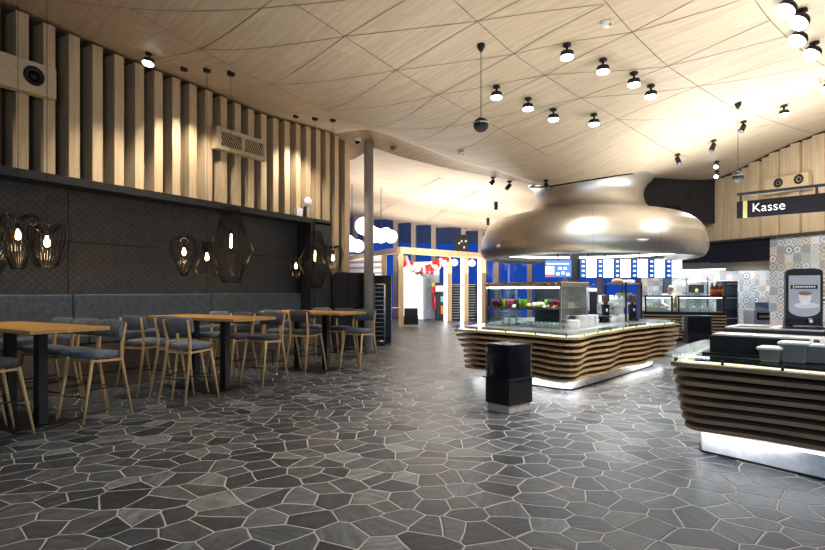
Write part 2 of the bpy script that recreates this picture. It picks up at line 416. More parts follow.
# ------------------------------------------------------------------ left wall: timber fins over a dark panelled recess
LAM = wood('fin_timber', (.45, .315, .175), (.64, .475, .29), 2, 1.1, .55)
BACKW = wood('wall_backing_timber', (.07, .05, .032), (.11, .08, .05), 2, 1.0, .6)  # dark tone puts the shade behind the fins into the backing colour
GAP = pm('shadow_gap', (.012, .01, .009), .9)
mb = MB().bb((-9.6, -4, 0), (-9.42, 11.98, 5.95)); mb.bb((-9.6, -4, 3.2), (-9.485, 11.98, 5.95)); o = mb.build('wall_left', BACKW); struct(o)
mb = MB(); mg = MB()
for k in range(-21, 22):
    y = 4.06 + .37 * k
    if y < -3.7 or y > 11.75: continue
    zt = zc(-9.2, y) - .07; zb = 3.26 if y < 10.6 else 2.05
    mb.bb((-9.49, y - .085, zb), (-9.1, y + .085, zt)); mg.bb((-9.49, y + .0855, zb), (-9.13, y + .096, zt))
mb.bb((-9.42, 11.78, 2.05), (-9.08, 12.0, 5.62))
o = mb.build('wall_left_fins', LAM, bevel=.004, seg=1); struct(o)
o = mg.build('trim_4', GAP); struct(o)  # black strips stand in for the shade beside each fin
t = NT('quilted_dark_panel'); v = t.coord('Object', (1, 1, 1)); s = t.add('ShaderNodeSeparateXYZ'); t.link(v, s.inputs[0])
def diag(sign):
    q = t.math('ADD', s.outputs[1], t.math('MULTIPLY', s.outputs[2], sign)); q = t.math('FRACT', t.math('MULTIPLY', q, 8.2))
    return t.math('ABSOLUTE', t.math('SUBTRACT', q, .5))
m = t.math('MAXIMUM', diag(1.15), diag(-1.15)); ln = t.math('GREATER_THAN', m, .44); nz = t.noise(v, 7, 5)
t.set(Base_Color=t.mix(t.math('MULTIPLY', ln, .9), t.ramp(nz, [(.3, (.026, .031, .039)), (.7, (.052, .060, .072))]), (.006, .006, .007, 1)), Roughness=.5)
t.bump(t.math('SUBTRACT', t.math('MULTIPLY', nz, .3), t.math('POWER', m, 4.0)), .6, .03); QUILT = t.m
ys = [-3.5, -.57, 2.08, 4.73, 7.38, 10.0]; mb = MB()
for a, b2 in zip(ys, ys[1:]):
    for z0, z1 in ((1.3, 2.325), (2.335, 3.16)): mb.bb((-9.3, a + .006, z0), (-9.15, b2 - .006, z1))
o = mb.build('wall_left_panels', QUILT); struct(o)
mb = MB().bb((-9.4, -3.6, .0), (-9.28, 10.2, 3.2)); mb.bb((-9.4, -3.6, 3.15), (-8.7, 10.72, 3.27)); mb.bb((-9.4, 10.0, 0), (-8.72, 10.1, 3.15)); mb.bb((-9.4, 10.1, 0), (-8.7, 10.72, 3.2))
o = mb.build('trim_5', pm('recess_frame', (.013, .014, .017), .5)); struct(o)
# ------------------------------------------------------------------ bulkhead wall over the kitchen (right)
def wframe(P0, P1):                              # local frame on a wall: x along it, y into it
    d = (P1 - P0); ang = math.atan2(d.y, d.x); return (P0.x, P0.y, 0), ang, math.hypot(d.x, d.y)
loc, BA, LW = wframe(BW0, BW1)
mb = MB(); mg = MB(); x = -4.6; BN = Vector((-math.sin(BA), math.cos(BA), 0))
k = 0
while x < 8:
    w = .215 + .03 * ((k * 7) % 3); p = Vector(loc) + Vector((math.cos(BA), math.sin(BA), 0)) * (x + w / 2)
    zt = min(zc(p.x, p.y), 6) - .04 if x > -.6 else 4.3
    dz = (.0, .05, .02, .08)[k % 4]
    mb.bb((x, -.02 - dz, 2.84), (x + w - .018, .16, zt)); x += w; k += 1
o = mb.build('wall_back', wood('bulkhead_timber', (.46, .34, .20), (.66, .52, .335), 2, 1.0, .55), loc=loc, rz=BA, bevel=.004, seg=1); struct(o)
mg.bb((-4.6, .12, 2.86), (8, .22, 6)); o = mg.build('trim_6', GAP, loc=loc, rz=BA); struct(o)
# patchwork tiles
def tile_mat(name, size, seed, cool=0.0):
    t = NT(name); v = t.coord('Object', (1, 1, 1), (0, 0, 0), (seed, 0, seed * .37)); s = t.add('ShaderNodeSeparateXYZ'); t.link(v, s.inputs[0])
    X, Z = t.math('DIVIDE', s.outputs[0], size), t.math('DIVIDE', s.outputs[2], size)
    cx, czz = t.math('FLOOR', X), t.math('FLOOR', Z); fx, fz = t.math('SUBTRACT', t.math('FRACT', X), .5), t.math('SUBTRACT', t.math('FRACT', Z), .5)
    cb = t.add('ShaderNodeCombineXYZ'); t.link(cx, cb.inputs[0]); t.link(czz, cb.inputs[1]); wn = t.add('ShaderNodeTexWhiteNoise', noise_dimensions='2D'); t.link(cb.outputs[0], wn.inputs['Vector'])
    rs = t.add('ShaderNodeSeparateColor'); t.link(wn.outputs['Color'], rs.inputs[0])
    def pal(f, cols):
        r = t.ramp(f, [(k / len(cols), c) for k, c in enumerate(cols)]); r.node.color_ramp.interpolation = 'CONSTANT'; return r
    k = 1 - cool
    base = pal(wn.outputs['Value'], [(.78, .78, .76), (.70, .72, .74), (.42, .48, .54), (.82, .81, .78), (.74, .64, .48), (.80, .80, .79), (.58, .62, .65), (.66, .42 + cool * .2, .18 + cool * .4), (.76, .76, .75), (.36, .40, .44)])
    ink = pal(rs.outputs[0], [(.16, .24, .32), (.62, .28, .06), (.05, .05, .06), (.30, .38, .44), (.34, .26, .16), (.12, .19, .28), (.40, .40, .38)])
    rad = t.math('SQRT', t.math('ADD', t.math('MULTIPLY', fx, fx), t.math('MULTIPLY', fz, fz)))
    dia = t.math('ADD', t.math('ABSOLUTE', fx), t.math('ABSOLUTE', fz)); sq = t.math('MAXIMUM', t.math('ABSOLUTE', fx), t.math('ABSOLUTE', fz))
    pa = t.math('GREATER_THAN', t.math('SINE', t.math('MULTIPLY', rad, 17.0)), .25)
    pb = t.math('GREATER_THAN', t.math('SINE', t.math('MULTIPLY', dia, 14.0)), .25)
    pc = t.math('GREATER_THAN', t.math('MULTIPLY', t.math('SINE', t.math('MULTIPLY', fx, 15.0)), t.math('SINE', t.math('MULTIPLY', fz, 15.0))), .2)
    sel = rs.outputs[1]
    p1 = t.math('MULTIPLY', pa, t.math('LESS_THAN', sel, .3)); p2 = t.math('MULTIPLY', pb, t.math('MULTIPLY', t.math('GREATER_THAN', sel, .3), t.math('LESS_THAN', sel, .58)))
    p3 = t.math('MULTIPLY', pc, t.math('MULTIPLY', t.math('GREATER_THAN', sel, .58), t.math('LESS_THAN', sel, .82)))
    pat = t.math('MULTIPLY', t.math('ADD', p1, t.math('ADD', p2, p3)), t.math('ADD', .6, t.math('MULTIPLY', rs.outputs[2], .4)))
    col = t.mix(pat, base, ink); col = t.mix(t.math('GREATER_THAN', sq, .485), col, (.5, .5, .48, 1))
    t.set(Base_Color=col, Roughness=.3); return t.m
TILE = tile_mat('patchwork_tiles', .19, 3.3); TILEC = tile_mat('patchwork_tiles_cool', .19, 7.7, .5)
p771 = at(771, 238, 13.15); x771 = (Vector((p771.x, p771.y, 0)) - Vector(loc)).dot(Vector((math.cos(BA), math.sin(BA), 0)))
o = MB().bb((x771, .0, 0), (8, .15, 2.84)).build('wall_back_tiled', TILE, loc=loc, rz=BA); struct(o)
o = MB().bb((-4.6, -.02, 2.28), (x771 - .01, .2, 2.84)).build('trim_7', pm('dark_fascia', (.010, .013, .020), .5, spec=.25), loc=loc, rz=BA); struct(o)
o = MB().bb((-4.6, -.12, 2.80), (8, -.0, 2.85)).build('trim_8', pm('bulkhead_foot_rail', (.06, .045, .03), .7), loc=loc, rz=BA); struct(o)  # dark brown rail along the foot of the bulkhead boards
o = MB().bb((-2.0, 0, 0), (6, .15, 3.2)).build('wall_kitchen', TILEC, loc=(-1.0, 21.4, 0), rz=.08); struct(o)
o = MB().bb((-2.0, -4.4, 3.0), (6, .2, 3.1)).build('ceiling_kitchen', WHITE, loc=(-1.0, 21.4, 0), rz=.08); struct(o)
q0 = at(739.5, 300, 16.9); q1 = at(755, 300, 16.7)
o = MB().bb((0, 0, 0), (math.dist(q0[:2], q1[:2]), .4, 2.9)).build('wall_kitchen_pier', TILEC, loc=(q0.x, q0.y, 0), rz=math.atan2(q1.y - q0.y, q1.x - q0.x)); struct(o)
# ------------------------------------------------------------------ window wall of the hall (facade) and the dusk outside
FA, FB = at(300, 290, 34.9), at(720, 290, 24.8); loc, FAng, FL = wframe(FA, FB)
def fx_of(px):                                    # position along the facade for a bearing
    lo, hi = 0.0, FL
    for _ in range(40):
        m = (lo + hi) / 2; x = FA.x + math.cos(FAng) * m; y = FA.y + math.sin(FAng) * m
        q = 412.5 + 550 * (x * math.cos(TH) + y * math.sin(TH)) / (-x * math.sin(TH) + y * math.cos(TH))
        if q < px: lo = m
        else: hi = m
    return lo
FRAME = pm('window_frame_oak', (.42, .35, .29), .5); WGLASS = glass('window_glass', (.85, .92, 1), .12)
mull = [345, 356, 366, 396, 414, 434, 464, 481, 497, 530, 566, 600, 640, 690]
xs = [fx_of(p) for p in mull]
def facade_z(px, py):
    x = fx_of(px); X = FA.x + math.cos(FAng) * x; Y = FA.y + math.sin(FAng) * x; return EYE - (py - 290.5) / 550 * (-X * math.sin(TH) + Y * math.cos(TH))
for k in range(len(xs) - 1):
    zt = facade_z((mull[k] + mull[k + 1]) / 2, 217 + (mull[k] - 345) * .115)
    mb = MB().bb((xs[k] - .13, -.1, 0), (xs[k] + .13, .1, zt + .5)); mb.bb((xs[k], -.08, zt), (xs[k + 1], .08, zt + .9)); mb.bb((xs[k], -.08, 0), (xs[k + 1], .08, .12))
    fr = mb.build('window_%d' % (k + 1), FRAME, loc=loc, rz=FAng); struct(fr)
    MB().bb((xs[k] + .13, -.01, .12), (xs[k + 1] - .13, .01, zt)).build('pane', WGLASS, fr)
mb = MB().slab((-6, 3.2, 5.15), (FL + 2, 3.2, 3.75), (FL + 2, 3.2, 9.0), (-6, 3.2, 9.5), .3)  # added slab imitating the ceiling reflected dark in the upper panes
o = mb.build('trim_9', pm('pane_reflection_slab', (.34, .30, .26), .8), loc=loc, rz=FAng); struct(o)
# closing walls outside the frame: behind the camera and to the right
o = MB().bb((-9.6, -4.3, 0), (9, -4.1, 5.9)).build('wall_front', BACKW); struct(o)
o = MB().bb((7.3, -4.2, 0), (7.5, 11.2, 6.5)).build('wall_right', BACKW); struct(o)
# ================================================================== bench along the dark wall
FAB = pm('grey_bench_fabric', (.062, .076, .095), .85, var=.3, scale=14, bump=.2)
FABS = pm('blue_grey_stool_fabric', (.12, .145, .175), .85, var=.25, scale=18, bump=.2)
FABD = pm('charcoal_stool_fabric', (.055, .053, .062), .85, var=.25, scale=18, bump=.2)
ORANGE = pm('orange_tag', (.75, .2, .03), .5)
bn = thing('banquette_bench', 'long grey upholstered bench built along the dark quilted wall', 'bench', (-9.1, 3.4, 0))
mb = MB().bb((-.02, -6.9, .0), (.5, 6.58, .72)); mb.build('base', wood('bench_base_wood', (.10, .075, .05), (.17, .13, .09), 1, .8), bn)
for a, b2 in zip(ys, ys[1:]):
    MB().bb((.08, a - 3.4 + .006, .73), (.56, b2 - 3.4 - .006, .88)).build('seat_cushion', FAB, bn, bevel=.035, seg=3)
    MB().bb((-.04, a - 3.4 + .006, .80), (.10, b2 - 3.4 - .006, 1.49)).build('back_cushion', FAB, bn, bevel=.03, seg=3)
mb = MB().tube([(.74, -6.8, .3), (.74, 6.5, .3)], .018)
for y in (-6.2, -4.6, -3, -1.4, .2, 1.8, 3.4, 5.0, 6.3): mb.tube([(.5, y, .3), (.74, y, .3)], .014); mb.tube([(.74, y, .0), (.74, y, .3)], .014)
mb.build('foot_rail', BLACKM, bn)
# ================================================================== high tables
def table(name, y, label):
    t = thing('high_table', label, 'table', (-7.25, y, 0), 0, 'oak high tables along the bench')
    edge = []
    rnd = random.Random(name)
    for x in np.linspace(-1.03, 1.03, 13): edge.append((x, -.41 + rnd.uniform(-.008, .012)))
    for x in np.linspace(1.03, -1.03, 13): edge.append((x, .41 + rnd.uniform(-.012, .008)))
    MB().prism(edge, 1.095, 1.14).build('tabletop', OAKTOP, t, bevel=.006)
    for sx in (-.36, .36):
        MB().bb((sx - .06, -.05, .02), (sx + .06, .05, 1.095)).build('column', BLACKM, t, bevel=.004)
    MB().bb((-.55, -.33, 0), (.55, .33, .014)).build('base_plate', BLACKM, t, bevel=.003)
    mb = MB().bb((-.6, -.04, 1.07), (.6, .04, 1.0955)); mb.build('under_frame', BLACKM, t)
    return t
TY = [3.26, 5.9, 8.34]
table('a', TY[0], 'oak high table nearest the camera, cut by the left edge')
table('b', TY[1], 'oak high table between the two others in the row')
table('c', TY[2], 'oak high table farthest away, next to the round column')
# ================================================================== stools
def make_stool(label, fab):
    t = thing('bar_stool', label, 'stool')
    # seat pad, softly rounded
    P = []; n = 12
    rings = [(.0, .735, 0), (.72, .735, 0), (.97, .742, 0), (1.0, .775, 0), (.97, .805, 0), (.8, .818, 0), (0, .822, 0)]
    for s, z, _ in rings:
        row = []
        for k in range(28):
            a = 2 * PI * k / 28; ca, sa = math.cos(a), math.sin(a); q = 4.2
            rr = (abs(ca) ** q + abs(sa) ** q) ** (-1 / q)
            row.append((.225 * s * rr * ca, .015 + .225 * s * rr * sa, z + (.008 if sa > .6 else 0)))
        P.append(row + [row[0]])
    MB().grid(P).build('seat', fab, t)
    for s in (-1, 1):
        MB().tube([(s * .2, .19, .735), (s * .235, .325, 0)], [.022, .0135], 8).build('leg', OAK, t)
        MB().tube([(s * .235, -.33, 0), (s * .205, -.20, .70), (s * .205, -.205, .90), (s * .215, -.255, 1.15)], [.0135, .021, .021, .014], 8).build('leg', OAK, t)
    fr = MB()
    for s in (-1, 1): fr.tube([(s * .2, .19, .715), (s * .205, -.2, .70)], .018, 4)
    fr.tube([(-.2, .19, .715), (.2, .19, .715)], .018, 4); fr.tube([(-.205, -.2, .70), (.205, -.2, .70)], .018, 4)
    fr.build('seat_frame', OAK, t)
    fo = MB()
    def leg_at(z, s, front): u = (.735 - z) / .735; return (s * (.2 + .035 * u), .19 + .135 * u, z) if front else (s * (.235 - .03 * z / .7), -.33 + .13 * z / .7, z)
    fo.tube([leg_at(.3, -1, 1), leg_at(.3, 1, 1)], .008); fo.tube([leg_at(.34, -1, 0), leg_at(.34, 1, 0)], .008)
    for s in (-1, 1): fo.tube([leg_at(.38, s, 1), leg_at(.38, s, 0)], .008)
    fo.build('footrest', BLACKM, t)
    # curved padded backrest held between the rear legs
    P = []
    for i in range(15):
        x = -.225 + .45 * i / 14; y = -.195 - .05 * (1 - (x / .225) ** 2); row = []
        for dy, dz in ((.0, -.11), (.022, -.10), (.028, 0), (.022, .10), (0, .11), (-.022, .10), (-.026, 0), (-.022, -.10), (0, -.11)):
            zz = 1.075 + dz * (1 - .12 * (abs(x) / .225) ** 3); row.append((x, y + dy - (zz - 1.0) * .16 + .025, zz))
        P.append(row)
    m = MB().grid(P); m._add(P[0][:-1], [tuple(range(8))]); m._add(P[-1][:-1], [tuple(range(8))[::-1]]); m.build('backrest', fab, t)
    m = MB(); m.lathe([(.012, 0), (.012, .006)], (.226, -.205, .755), 10, ax=(1, 0, 0)); m.build('leather_tag', ORANGE, t)
    return t
GRP = 'oak legged upholstered bar stools'
where = ('aisle end', 'middle', 'bench end')
PLACES = {  # (table, side): x, y, turn, charcoal? from the aisle end towards the bench
    (0, 1): [(-6.76, 3.81, .13, 0), (-7.31, 3.83, .1, 0), (-7.86, 3.80, .05, 0)], (0, -1): [(-6.80, 2.72, -.02, 1), (-7.38, 2.70, .04, 1)],
    (1, -1): [(-6.64, 5.06, .15, 0), (-7.10, 5.24, .06, 0), (-7.72, 5.10, .12, 0)], (1, 1): [(-6.80, 6.64, .09, 1), (-7.38, 6.52, .0, 1), (-7.95, 6.50, .06, 0)],
    (2, -1): [(-7.06, 7.96, .05, 1), (-7.62, 7.86, -.04, 0)], (2, 1): [(-6.30, 8.62, .02, 0), (-7.06, 8.98, .08, 1), (-7.72, 9.0, .0, 0)]}
protos = {}
for (ti, side), lst in PLACES.items():
    tn = ('nearest', 'middle', 'farthest')[ti]
    for k, (x, y, tw, dark) in enumerate(lst):
        wh = where[k] if len(lst) == 3 else (where[0], where[2])[k]
        lab = '%s bar stool on %s side of the %s high table, %s' % ('charcoal' if dark else 'blue grey', 'far' if side == 1 else 'near', tn, wh)
        rz = (PI if side == 1 else 0) + tw
        if dark not in protos: o = protos[dark] = make_stool(lab, FABD if dark else FABS); o['group'] = GRP; o.location = (x, y, 0); o.rotation_euler.z = rz
        else: dup(protos[dark], (x, y, 0), rz, lab, GRP)
# ================================================================== wire pendant lamps
WIRE = pm('black_wire', (.02, .018, .016), .3, .8)
BULB = emission('filament_bulb', (1, .60, .26), 15.0)
def pendant(label, p, ztop, prof, bulb_z, tall=False, n=44, lobes=0):
    t = thing('pendant_lamp', label, 'lamp', (p.x, p.y, p.z), 0, 'wire cage pendant lamps')
    mb = MB(); q = chaikin(prof, 2, False)
    for k in range(n):
        a = 2 * PI * k / n; w = 1 + (.10 * math.sin(lobes * a) if lobes else 0); sp = .0
        mb.tube([(r * w * math.cos(a + z * .3), r * w * math.sin(a + z * .3), z * (1 + (.06 * math.sin(lobes * a) if lobes and z > 0 else 0))) for r, z in q], .0036, 4, False)
    for r, z in (prof[0], prof[-1]): mb.tube([(r * math.cos(a), r * math.sin(a), z) for a in np.linspace(0, 2 * PI, 21)[:-1]], .004, 5, closed=True)
    mb.build('wire_shade', WIRE, t)
    if tall: pr = [(.001, -.11), (.018, -.10), (.020, 0), (.018, .09), (.012, .11)]
    else: pr = [(.001, -.06), (.024, -.05), (.034, -.02), (.029, .02), (.016, .05), (.014, .07)]
    MB().lathe([(r, z + bulb_z) for r, z in pr], n=14).build('bulb', BULB, t)
    zb = bulb_z + pr[-1][1]
    MB().lathe([(.02, zb), (.022, zb + .01), (.022, zb + .07), (.01, zb + .085)], n=12).build('socket', BLACK, t)
    zt = ztop - p.z
    mb = MB().tube([(0, 0, zb + .08), (0, 0, zt - .01)], .0035, 5)
    for k in range(4): a = PI / 2 * k; mb.tube([(0, 0, zb + .16), (prof[0][0] * math.cos(a), prof[0][0] * math.sin(a), prof[0][1])], .002, 3)
    mb.build('cord', BLACK, t)
    MB().lathe([(.055, zt - .05), (.06, zt - .045), (.06, zt)], n=16).build('ceiling_cup', BLACK, t)
    return t
def px(p, n): return n * (-p.x * math.sin(TH) + p.y * math.cos(TH)) / 550
T = [  # bearing of the bulb, table, kind
    (-17, 236, TY[0], 'tall'), (18, 235, TY[0], 'tulip'), (47, 242, TY[0], 'bowl'), (184, 252, TY[1], 'dome'), (207, 257, TY[1], 'bell'), (231, 241, TY[1], 'tall'),
    (296, 266, TY[2] + .3, 'small'), (315, 256, TY[2] + .3, 'tall'), (333, 258, TY[2] + .3, 'urn')]
LAB = ['tall diamond wire pendant lamp cut by the left edge of the photo', 'tulip shaped wire pendant lamp over the nearest table', 'wide bowl shaped wire pendant lamp over the nearest table, rightmost there',
       'wire pendant lamp with domed top and pointed foot over the middle table', 'small bell shaped wire pendant lamp between two others over the middle table', 'tall waisted wire pendant lamp over the middle table',
       'smallest wire pendant lamp, over the farthest table beside the recess', 'tall diamond wire pendant lamp over the farthest table', 'urn shaped wire pendant lamp nearest the end of the timber wall']
KIND = {  # (radius, height) in metres about the bulb
    'tall': ([(.13, .50), (.15, .40), (.19, .22), (.33, -.10), (.345, -.16), (.2, -.42), (.14, -.62), (.13, -.65)], 0, 1),
    'tulip': ([(.05, .20), (.17, .25), (.24, .20), (.22, .05), (.15, -.2), (.09, -.36), (.07, -.40)], 5, 0),
    'bowl': ([(.06, .10), (.16, .20), (.21, .18), (.225, .05), (.17, -.14), (.10, -.28), (.10, -.285)], 6, 0),
    'dome': ([(.03, .26), (.12, .24), (.23, .14), (.25, .06), (.19, -.10), (.09, -.30), (.05, -.40)], 4, 0),
    'bell': ([(.08, .24), (.07, .14), (.10, .02), (.19, -.16), (.20, -.22), (.14, -.29), (.06, -.29)], 6, 0),
    'small': ([(.10, .13), (.115, .08), (.13, .02), (.09, -.12), (.06, -.24), (.06, -.245)], 0, 0),
    'urn': ([(.06, .20), (.11, .25), (.16, .22), (.21, .05), (.15, -.12), (.07, -.32), (.03, -.42)], 5, 0)}
for (bx, by, Y, kd), lab in zip(T, LAB):
    p = at_y(bx, by, Y); pr, lobes, tall = KIND[kd]; zt = zc(p.x, p.y)
    pendant(lab, p, zt, pr, 0.0, tall, 40 if kd == 'tall' else 34, lobes)
# ================================================================== things on the left wall
SPK = pm('speaker_board', (.55, .42, .26), .6, var=.12, scale=30)
def speaker(name, label, c, w, h, ang, cones, dep=.1):
    t = thing('wall_speaker', label, 'speaker', c, ang)
    MB().box((0, 0, 0), (dep, w, h)).build('housing', SPK, t, bevel=.004)
    for y, z, r in cones:
        s = MB().lathe([(r, 0), (r * 1.02, .012), (r * .85, .02), (r * .7, .006), (r * .4, -.006), (r * .36, .004), (.001, .02)], (dep / 2, y, z), 28, ax=(1, 0, 0)).build('speaker_driver', BLACK, t)
    return t
speaker('s', 'pale wooden wall panel with round black speaker on the timber fins', (-8.98, 3.38, 4.68), 2.1, .46, 0, [(.74, .02, .14), (-.1, .06, .12)], .16)
t = thing('ventilation_grille', 'pale wooden panel with two slanted-louvre grilles on the timber fins', 'vent', (-8.98, 8.1, 4.61))
MB().bb((-.1, -.67, -.22), (.06, .67, -.14)).bb((-.1, -.67, .14), (.06, .67, .22)).bb((-.1, -.67, -.15), (.06, -.55, .15)).bb((-.1, .58, -.15), (.06, .67, .15)).bb((-.1, -.02, -.15), (.06, .06, .15)).build('panel', SPK, t)
for y0, y1 in ((-.55, -.02), (.06, .58)):
    mb = MB().bb((-.1, y0, -.14), (-.02, y1, .14))
    mb.build('grille_opening', GAP, t); m2 = MB(); n = 8
    for k in range(n):
        y = y0 + (y1 - y0) * (k + .5) / n; m2.slab((.012, y - .10, .14), (.012, y - .078, .14), (.012, y + .102, -.14), (.012, y + .08, -.14), .01)
    m2.build('louvres', PALEW, t)
t = thing('emergency_light', 'small white round alarm beacon on the timber fins above the recess', 'alarm', tuple(at_x(308, 203, -9.02)))
MB().ball((0, 0, .02), .13, 16, 8, (.5, 1, 1)).build('lens', WHITE, t); MB().bb((-.08, -.06, -.42), (.02, .06, -.1)).build('bracket', STEEL, t)
t = thing('wall_sensor', 'small white box on the timber fins beside the round beacon', 'sensor', tuple(at_x(299, 214, -9.04)))
MB().bb((-.06, -.1, -.14), (.03, .1, .14)).build('box', WHITE, t, bevel=.01)
# ================================================================== column, black cabinets and rack trolley
o = MB().lathe([(.115, 0), (.115, 5.22)], (-7.75, 11.0, 0), 28).build('column', pm('column_paint', (.36, .32, .30), .5, var=.12, scale=3, stretch=(1, 1, .3))); tag(o, 'round grey brown column at the end of the bench wall', 'column')
t = thing('low_cabinet', 'black block of cabinets against the end of the timber wall', 'cabinet', (-9.1, 11.0, 0))
MB().bb((0, -.25, .04), (.42, 1.0, 2.02)).build('body', BLACK, t, bevel=.006); MB().bb((.0, 1.0, 0.04), (.62, 1.32, 2.02)).build('side_unit', DARK, t, bevel=.006)
for y0, y1 in ((-.24, .36), (.38, .98)): d = MB().bb((.42, y0, .08), (.44, y1, 2.0)).build('door', BLACK, t, bevel=.003); MB().bb((.44, y1 - .06, 1.0), (.455, y1 - .04, 1.25)).build('handle', BLACKM, d)
t = thing('tall_cabinet', 'tall black cabinet standing behind the rack trolley and column', 'cabinet', tuple(at(383, 345, 16.1)), TH)
t.location.z = 0
MB().bb((-.30, .0, .03), (.24, .6, 1.99)).build('body', BLACK, t, bevel=.006); MB().bb((.02, -.015, .2), (.23, .0, 1.95)).build('door', DARK, t, bevel=.003); MB().bb((.19, -.06, .1), (.24, -.02, 1.0)).build('socket_strip', DARK, t)
def rack(label, loc, rz, w=.46, h=1.72, shelves=12, D=.5):
    t = thing('rack_trolley', label, 'trolley', loc, rz, 'tray rack trolleys')
    fr = MB()
    for sx in (-1, 1):
        for sy in (0, D): fr.tube([(sx * w / 2, sy, .1), (sx * w / 2, sy, h)], .016, 8)
        fr.tube([(sx * w / 2, 0, .11), (sx * w / 2, D, .11)], .014); fr.tube([(sx * w / 2, 0, h), (sx * w / 2, D, h)], .016)
    for sy in (0, D): fr.tube([(-w / 2, sy, h), (w / 2, sy, h)], .016); fr.tube([(-w / 2, sy, .11), (w / 2, sy, .11)], .014)
    fr.build('frame', STEEL, t)
    rl = MB()
    for k in range(shelves):
        z = .25 + k * (h - .35) / (shelves - 1)
        for sx in (-1, 1): rl.bb((sx * w / 2 - .02, .01, z), (sx * w / 2 + .02, D - .01, z + .012))
        rl.bb((-w / 2, D - .02, z), (w / 2, D, z + .012))
    rl.build('tray_rails', STEEL, t)
    for sx in (-1, 1):
        for sy in (0, D):
            c = MB().lathe([(.055, -.014), (.06, -.008), (.06, .008), (.055, .014)], (sx * w / 2, sy, .06), 16, ax=(1, 0, 0)).build('caster', BLACK, t)
            MB().bb((sx * w / 2 - .022, sy - .03, .05), (sx * w / 2 - .016, sy + .03, .13)).build('fork', STEEL, c)
    return t
p = at_z(379, 345.5); rack('steel tray rack trolley in front of the tall black cabinet', (p.x, p.y, 0), TH, .30, D=.3)
p = at(456.5, 316, 28.3); rack('steel rack trolley behind the left lit post of the timber frame', (p.x, p.y, 0), TH, .62, 1.85)
p = at(474, 317, 27.9); rack('steel rack trolley behind the right lit post of the timber frame', (p.x, p.y, 0), TH, .62, 1.85)
# ================================================================== the entrance hall
TIM = wood('frame_timber', (.56, .38, .20), (.76, .57, .34), 2, .6)
t = thing('timber_frame', 'light timber portal frame with lit posts under the red balloons', 'frame', (0, 0, 0))
A = at_z(401, 326.5); A.z = 0; B = at(490, 321, 27.9); B.z = 0; C = at(384, 300, 24.9); C.z = 0; zb = 3.42
def beam(a, b, z0, z1, w, nm, m):
    d = (b - a).normalized(); n = Vector((-d.y, d.x, 0)) * w / 2
    mb = MB(); mb.prism([tuple((a + n)[:2]), tuple((a - n)[:2]), tuple((b - n)[:2]), tuple((b + n)[:2])], z0, z1); return mb.build(nm, m, t, bevel=.006)
dab = (B - A).normalized()
beam(A - dab * .12, B + dab * .6, 3.14, zb, .22, 'beam', TIM); beam(A, C, 3.16, zb - .02, .2, 'beam', TIM)
dlong = Vector((math.sin(-.1) * -1, 1, 0)).normalized()
beam(C, C + Vector((-4.2, 3.0, 0)), 3.16, zb - .02, .2, 'beam', TIM); beam(B, B + Vector((-1.2, 3, 0)), 3.16, zb - .02, .2, 'beam', TIM)
def post(p, led):
    MB().box((p.x, p.y, 1.57), (.22, .22, 3.14), TH).build('post', TIM, t, bevel=.006)
    if led:
        q = p + Vector((-math.cos(TH) * .2 - .0, -math.sin(TH) * .2, 0)); MB().box((q.x, q.y, 1.57), (.13, .16, 3.1), TH).build('led_strip', LED, t)
post(A, False); post(C, False)
for pxx, pyy, d in ((449.5, 319.5, 27.6), (466, 320.5, 27.3), (483.5, 322, 26.9)): q = at(pxx, pyy, d); q.z = 0; post(q, True)
# balloons
RED = pm('red_balloon', (.72, .015, .04), .3, var=.06); WB = pm('white_balloon', (.85, .83, .82), .35, var=.03)
n = 0
sw = [(401, 259), (405, 263), (411, 266), (418, 270), (424, 273), (430, 270), (436, 266), (442, 262), (447, 258)]
sw2 = resample(chaikin(sw, 2, False), 17, False); bid = None
for i, (bx, by) in enumerate(sw2):
    for j in range(4):
        p = at(bx + random.uniform(-2.4, 2.4), by + random.uniform(-3.4, 3.0), 24.6 + 3.0 * i / 16 + random.uniform(-.12, .12) - .35)
        red = (i * 3 + j + (i // 3)) % 5 in (0, 3); r = random.uniform(.10, .15)
        mb = MB().ball((0, 0, 0), r, 12, 8, (1, 1, 1.12)); mb.lathe([(.014, -.02), (.004, .015)], (0, 0, -r * 1.13), 6)
        o = mb.build('balloon', RED if red else WB, loc=p)
        tag(o, '%s balloon in the garland hung across the timber frame' % ('red' if red else 'white'), 'balloon', '%s balloons of the garland' % ('red' if red else 'white'))
for bx, by, lab in ((454.5, 262.5, 'white round paper lantern just right of the balloon garland'), (472, 263, 'small white paper lantern hanging between the two right lit posts')):
    p = at(bx, by, 26.6); mb = MB().ball((0, 0, 0), .17, 16, 10)
    o = thing('paper_lantern', lab, 'lantern', tuple(p)); mb.build('shade', emission('paper_lantern_glow', (1, .95, .88), 2.2), o); MB().tube([(0, 0, .2), (0, 0, 3.2 - p.z)], .006, 5).build('cord', WHITE, o)
# bubble lamps
GLOW = emission('white_globe_glow', (1, .97, .92), 3.2)
def cloud(label, pts, d, rr, ctop):
    c = at(pts[0][0], pts[0][1], d); t = thing('cloud_lamp', label, 'lamp', tuple(c), 0, 'hanging globe cluster lamps')
    for (bx, by), r in zip(pts, rr): q = at(bx, by, d) - c; MB().ball(q, r, 18, 12).build('globe', GLOW, t)
    q = at(pts[len(pts) // 2][0], ctop, d) - c; m = at(*pts[len(pts) // 2], d) - c; MB().tube([m, (m.x, m.y, q.z)], .012, 6).build('cord', BLACK, t)
    return t
cloud('upper chain of glowing white globes hanging behind the column', [(364, 226), (370, 232), (375, 235), (381, 236), (386, 234), (391, 236.5)], 20.0, [.33, .27, .28, .26, .24, .24], 180)
cloud('lower pair of glowing white globes behind the end of the timber wall', [(347, 243), (352, 245), (358, 246)], 20.5, [.32, .26, .24], 185)
